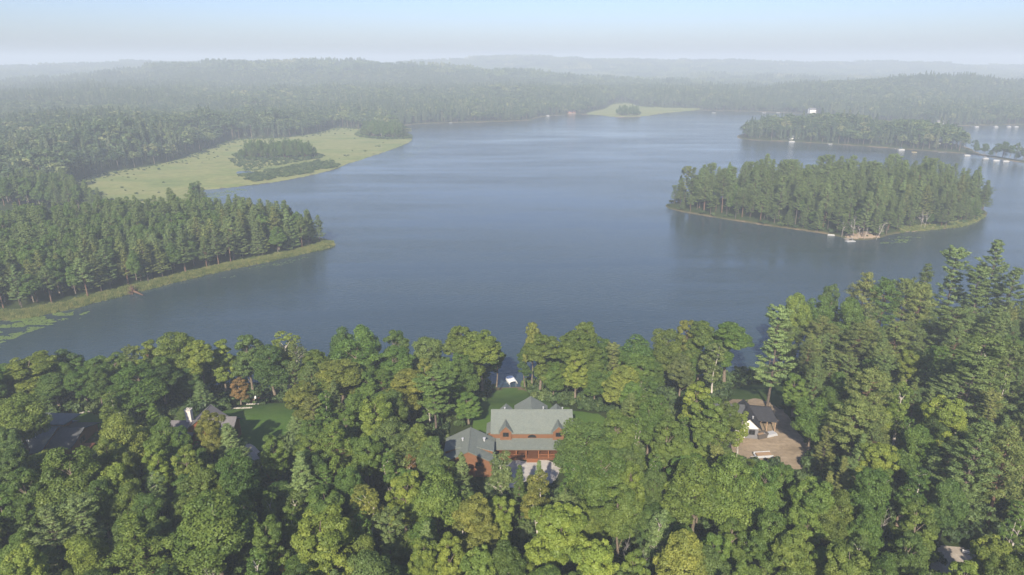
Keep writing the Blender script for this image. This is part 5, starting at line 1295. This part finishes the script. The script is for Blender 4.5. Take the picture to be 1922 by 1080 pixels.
# leaning bare trunks on the island point
for i, (px_, py_, lean, H_) in enumerate([(1600, 447, -0.05, 15), (1612, 446, 0.18, 9), (1622, 447, 0.22, 8), (1645, 447, 0.42, 13), (1735, 428, 0.35, 10), (1580, 442, -0.1, 10), (1728, 428, -0.1, 11)]):
    x, y = at(px_, py_, 1.0); tk = PROTO[('snag1', 'snag2', 'snag3')[i % 3]]
    t = tag(put('dead_tree', None, None, (x, y, ground_h(x, y)), (0, lean, random.random()), (0.5, 0.5, H_ / tk[3])), ('upright' if abs(lean) < 0.12 else 'leaning') + ' bare pale tree trunk on the sandy bank of the pine island', 'tree', 'bare trunks on the island bank')
    put('trunk', tk[0], t)

# ------------------------------------------------------------------ docks and boats
def dock(x, y, rz, Ld, lab, head=0.0, grp=None):
    t = thing('dock', lab, 'dock', (x, y, 0.0), rz, grp)
    m_ = MB()
    for k in range(int(Ld / 0.5)): m_.box(k * 0.5, k * 0.5 + 0.47, -0.7, 0.7, 0.42, 0.5)
    d_ = m_.build('decking', 'dock_wood', t); d_['kind'] = 'stuff'
    for k in range(int(Ld / 3) + 1):
        for s in (-0.78, 0.78): MB().tube([(min(k * 3.0, Ld) + 0.1, s, -1.5), (min(k * 3.0, Ld) + 0.1, s, 0.9)], 0.06, 6).build('post', 'metal_grey', t)
    if head: MB().box(Ld - 1.6, Ld, 0.72, head, 0.41, 0.49).build('end_platform', 'dock_wood', t)
    return t
def pontoon(x, y, rz, lab, top=None, grp=None, s=1.0):
    t = thing('pontoon_boat', lab, 'boat', (x, y, 0.0), rz, grp); t.scale = (s, s, s)
    for q in (-0.9, 0.9): MB().tube([(-3.4, q, 0.15), (2.8, q, 0.15), (3.5, q, 0.4)], [0.32, 0.32, 0.08], 8).build('pontoon', 'metal_pale', t)
    MB().box(-3.3, 3.1, -1.2, 1.2, 0.46, 0.56).build('deck', 'dock_wood', t)
    for q in (-1.2, 1.2): MB().box(-3.2, 2.9, q - 0.03, q + 0.03, 0.562, 1.35).build('side_rail', 'boat_white', t)
    for q in (-3.25, 2.95): MB().box(q - 0.03, q + 0.03, -1.16, 1.16, 0.562, 1.35).build('end_rail', 'boat_white', t)
    MB().box(-2.9, -1.8, -1.0, 1.0, 0.564, 1.15).build('seat', 'boat_white', t); MB().box(1.2, 2.6, -1.1, -0.5, 0.564, 1.1).build('seat', 'boat_white', t)
    MB().box(0.0, 0.5, 0.4, 1.0, 0.564, 1.5).build('console', 'boat_white', t)
    if top:
        m_ = MB()
        for k in range(4):
            a, b = -1.25 + 0.625 * k, -1.25 + 0.625 * (k + 1); za = 2.55 + 0.2 * cos(a); zb = 2.55 + 0.2 * cos(b)
            m_.extrude([(-2.6, a, za), (0.6, a, za), (0.6, b, zb), (-2.6, b, zb)], (0, 0, -0.06))
        m_.build('canopy', top, t)
        for px_ in (-2.4, 0.4):
            for q in (-1.15, 1.15): MB().tube([(px_, q, 1.35), (px_, q, 2.6)], 0.03, 5).build('canopy_pole', 'metal_pale', t)
    return t
def hull(x, y, rz, lab, Lh=5.0, name='motorboat', mat='boat_white', z=0.0, cat='boat', motor=True, grp=None):
    t = thing(name, lab, cat, (x, y, z), rz, grp)
    secs = []
    for k in range(9):
        u = k / 8; w = 0.95 * (1 - max(0, (u - 0.45) / 0.55) ** 2.2) * (0.9 + 0.1 * min(1, u * 4)) * Lh / 5 + 0.02; sh = 0.62 + 0.25 * u ** 2
        X = -Lh / 2 + Lh * u; secs.append([(X, -w, sh), (X, -w * 0.75, 0.05), (X, 0, -0.15 + 0.25 * max(0, u - 0.7)), (X, w * 0.75, 0.05), (X, w, sh), (X, w * 0.82, sh), (X, w * 0.6, 0.2), (X, -w * 0.6, 0.2), (X, -w * 0.82, sh)])
    m_ = MB(); n_ = 9
    for k, s_ in enumerate(secs): m_.v += s_
    for k in range(8):
        for q in range(n_): m_.f.append((k * n_ + q, k * n_ + (q + 1) % n_, (k + 1) * n_ + (q + 1) % n_, (k + 1) * n_ + q))
    m_.f.append(tuple(range(n_))[::-1]); m_.f.append(tuple(8 * n_ + q for q in range(n_)))
    m_.build('hull', mat, t)
    for q in (-0.2, 0.15): MB().box(Lh * q - 0.15, Lh * q + 0.15, -0.5, 0.5, 0.35, 0.45).build('thwart', 'dock_wood', t)
    if motor:
        MB().box(-Lh / 2 - 0.35, -Lh / 2 - 0.02, -0.15, 0.15, 0.1, 0.95).build('outboard_motor', 'trim_black', t)
        MB().extrude([(0.3, -0.6, 0.6), (0.3, 0.6, 0.6), (0.0, 0.55, 1.05), (0.0, -0.55, 1.05)], (0.04, 0, 0)).build('windscreen', 'glass_dark', t)
    return t
def raft(x, y, rz, lab, mat, w=2.0, l=3.0):
    t = thing('swim_raft', lab, 'raft', (x, y, 0.0), rz)
    MB().box(-l / 2, l / 2, -w / 2, w / 2, 0.25, 0.4).build('platform', mat, t)
    for s in (-1, 1): MB().tube([(-l / 2, s * w * 0.35, 0.08), (l / 2, s * w * 0.35, 0.08)], 0.2, 8).build('float', 'metal_pale', t)
    return t
def A(px_, py_): return at(px_, py_, 0.4)
x, y = A(1606, 447); dock(x, y, radians(200), 8.0, 'pale dock running out from the sandy bank of the pine island', 3.6)
x, y = A(1596, 452.5); raft(x, y, 0.2, 'white swim raft floating beside the pine island dock', 'boat_white', 2.4, 5.0)
x, y = A(1560, 441.5); hull(x, y, 2.9, 'small white rowing boat moored along the pine island', 3.6, 'rowing_boat', motor=False)
x, y = A(846, 230.6); raft(x, y, 0.1, 'white swim raft off the far sandy point', 'boat_white', 3.0, 5.0)
# far shore
x, y = A(1020, 217.5); dock(x, y, radians(-60), 16, 'far pale dock beside tall bare trunks west of the bay', 5, 'far shore docks'); x, y = A(1028, 217.8); pontoon(x, y, 0.2, 'white pontoon boat at the far dock below bare trunks', None, s=0.9)
x, y = A(1042, 217); dock(x, y, radians(-35), 18, 'far pale dock between the pontoon boat and the red boathouse', 4, 'far shore docks')
def small_house(name, x, y, rz, lab, w, d, h, wall, roofm, porch=False, z=None):
    t = thing(name, lab, 'house', (x, y, (ground_h(x, y) if z is None else z) + 0.1), rz)
    gable_x(MB(), 0, d / 2, -w / 2, w / 2, -1.0, h, h + d * 0.32).build('wall', wall, t)
    roof_x(t, 0, d / 2 + 0.5, -w / 2 - 0.5, w / 2 + 0.5, h - 0.15, h + d * 0.32 + 0.25, roofm)
    for k in range(max(2, int(w / 3.5))):
        c = -w / 2 + w * (k + 0.5) / max(2, int(w / 3.5)); window(t, c - 0.7, c + 0.7, -d / 2 - 0.002, 1.0, 2.3)
    if porch: MB().box(-w / 2, w / 2, -d / 2 - 2.2, -d / 2 - 0.01, -0.9, 0.2).build('porch_floor', 'boat_white', t)
    return t
x, y = A(1072, 213); small_house('boathouse', x, y, 0.1, 'reddish boathouse on the far shore beside the marsh', 14, 7, 3.2, 'red_siding', 'roof_grey', True, 0.6)
x, y = at(1522, 203, 12); gz_ = ground_h(x, y); small_house('hillside_house', x, y - 6, 0.1, 'white two-storey house on the far wooded slope above the island', 11, 8, 5.5, 'white_siding', 'roof_grey', True, z=gz_ + 6)
x, y = A(1767, 234); small_house('lake_house', x, y + 4, -0.3, 'pale lake house at the far shore behind the island tip', 8, 6, 3.5, 'white_siding', 'roof_grey')
x, y = A(1490, 263.5); small_house('boathouse', x, y + 3, 0.05, 'pale boathouse with deck on the shore of the farther island', 12, 6, 2.6, 'white_siding', 'roof_slate', True, 0.7)
x, y = A(1484, 266); pontoon(x, y - 3, 0.05, 'white pontoon boat moored before the island boathouse', 'canvas_tan')
x, y = A(1552, 268.5); dock(x, y + 3, radians(-100), 9, 'short dock on the farther island beside the boathouse', 0); x, y = A(1556, 270); hull(x, y - 4, 0.3, 'white motorboat at the short dock near the island boathouse', 5.5)
x, y = A(1688, 281); pontoon(x, y - 4, 0.0, 'pontoon boat with blue canopy beside the farther island', 'canvas_blue', s=1.0); x, y = A(1676, 280); dock(x + 3, y + 2, radians(-80), 8, 'dock behind the blue-canopied pontoon boat', 0)
x, y = A(1711, 284.5); raft(x, y - 5, 0.0, 'yellow swim raft floating off the farther island', 'yellow_plastic', 2.5, 5.0)
x, y = A(1765, 280); hull(x, y + 6, 0.1, 'white boat pulled up on grass near the spit', 6.5, z=ground_h(x, y + 6) + 0.25)
x, y = A(1778, 286.5); dock(x, y + 2, radians(195), 10, 'dock at the sandy landing where the spit begins', 0)
for px_, py_, lb, tp in ((1812, 291.5, 'white pontoon boat nearest the landing along the spit', None), (1846, 297.5, 'long pontoon boat with tan canopy moored at the spit', 'canvas_tan'), (1866, 301, 'uncovered white pontoon boat beside spit trees', None), (1884, 302.5, 'white pontoon boat at the far end of the spit moorings', None)):
    x, y = A(px_, py_); pontoon(x, y - 3, random.uniform(-0.2, 0.2), lb, tp, s=0.85)
for px_, lb in ((1790, 'short dock by the pale lake house'), (1826, 'dock among the far row beyond the channel'), (1862, 'long dock with boats beyond the channel'), (1896, 'dock beside the canopied boats beyond the channel')):
    x, y = A(px_, 237); dock(x, y + 3, radians(-90 + random.uniform(-8, 8)), 8, lb, 2.5)
for px_, lb, tp in ((1830, 'white pontoon boat tied to the far row dock', None), (1866, 'pontoon boat with tan canopy beyond the channel', 'canvas_tan'), (1890, 'pontoon boat with blue canopy beyond the channel', 'canvas_blue'), (1904, 'white-decked pontoon boat beyond the channel', None)):
    x, y = A(px_, 238); pontoon(x, y - 4, 0.1, lb, tp, s=0.9)
for px_, lb in ((1338, 'white boat at the marsh end of the far shore'), (1432, 'white boat below the wooded far shore'), (1458, 'white boat at the hillside house landing')):
    x, y = A(px_, 211.5); hull(x, y - 6, 0.1, lb, 7.5)
# spit trees
for i, (px_, py_, H_) in enumerate([(1830, 291, 12), (1846, 293, 13), (1868, 297, 15), (1882, 298, 17), (1895, 300, 14), (1920, 304, 13), (1908, 302, 8), (1858, 296, 8)]):
    x, y = at(px_, py_, 0.5); k_ = BK[i % 6]; pr_ = PROTO[k_]; W_ = H_ * 0.62
    t = tag(put('spit_tree', None, None, (x, y, max(0.1, ground_h(x, y)) - 0.1), (0, 0, i), (W_ / pr_[2], W_ / pr_[2], H_ / pr_[3])), 'dark low tree growing on the narrow spit beside moored boats', 'tree', 'trees on the spit')
    put('trunk', pr_[0], t); c_ = put('crown', pr_[1], t); c_.color = (*COLS['dark'], 1)

# ------------------------------------------------------------------ haze
hb = MB().box(-15500, 15500, -1200, 16500, -8, HAZE_TOP)
m, nt, out = new_mat('haze_air')
pv = N(nt, 'ShaderNodeVolumePrincipled')
pv.inputs['Color'].default_value = (0.69, 0.785, 0.89, 1)
pv.inputs['Density'].default_value = HAZE_DENSITY
pv.inputs['Anisotropy'].default_value = 0.0
L(nt, pv.outputs[0], out.inputs['Volume'])
haze = hb.build('haze', 'haze_air'); haze['kind'] = 'stuff'
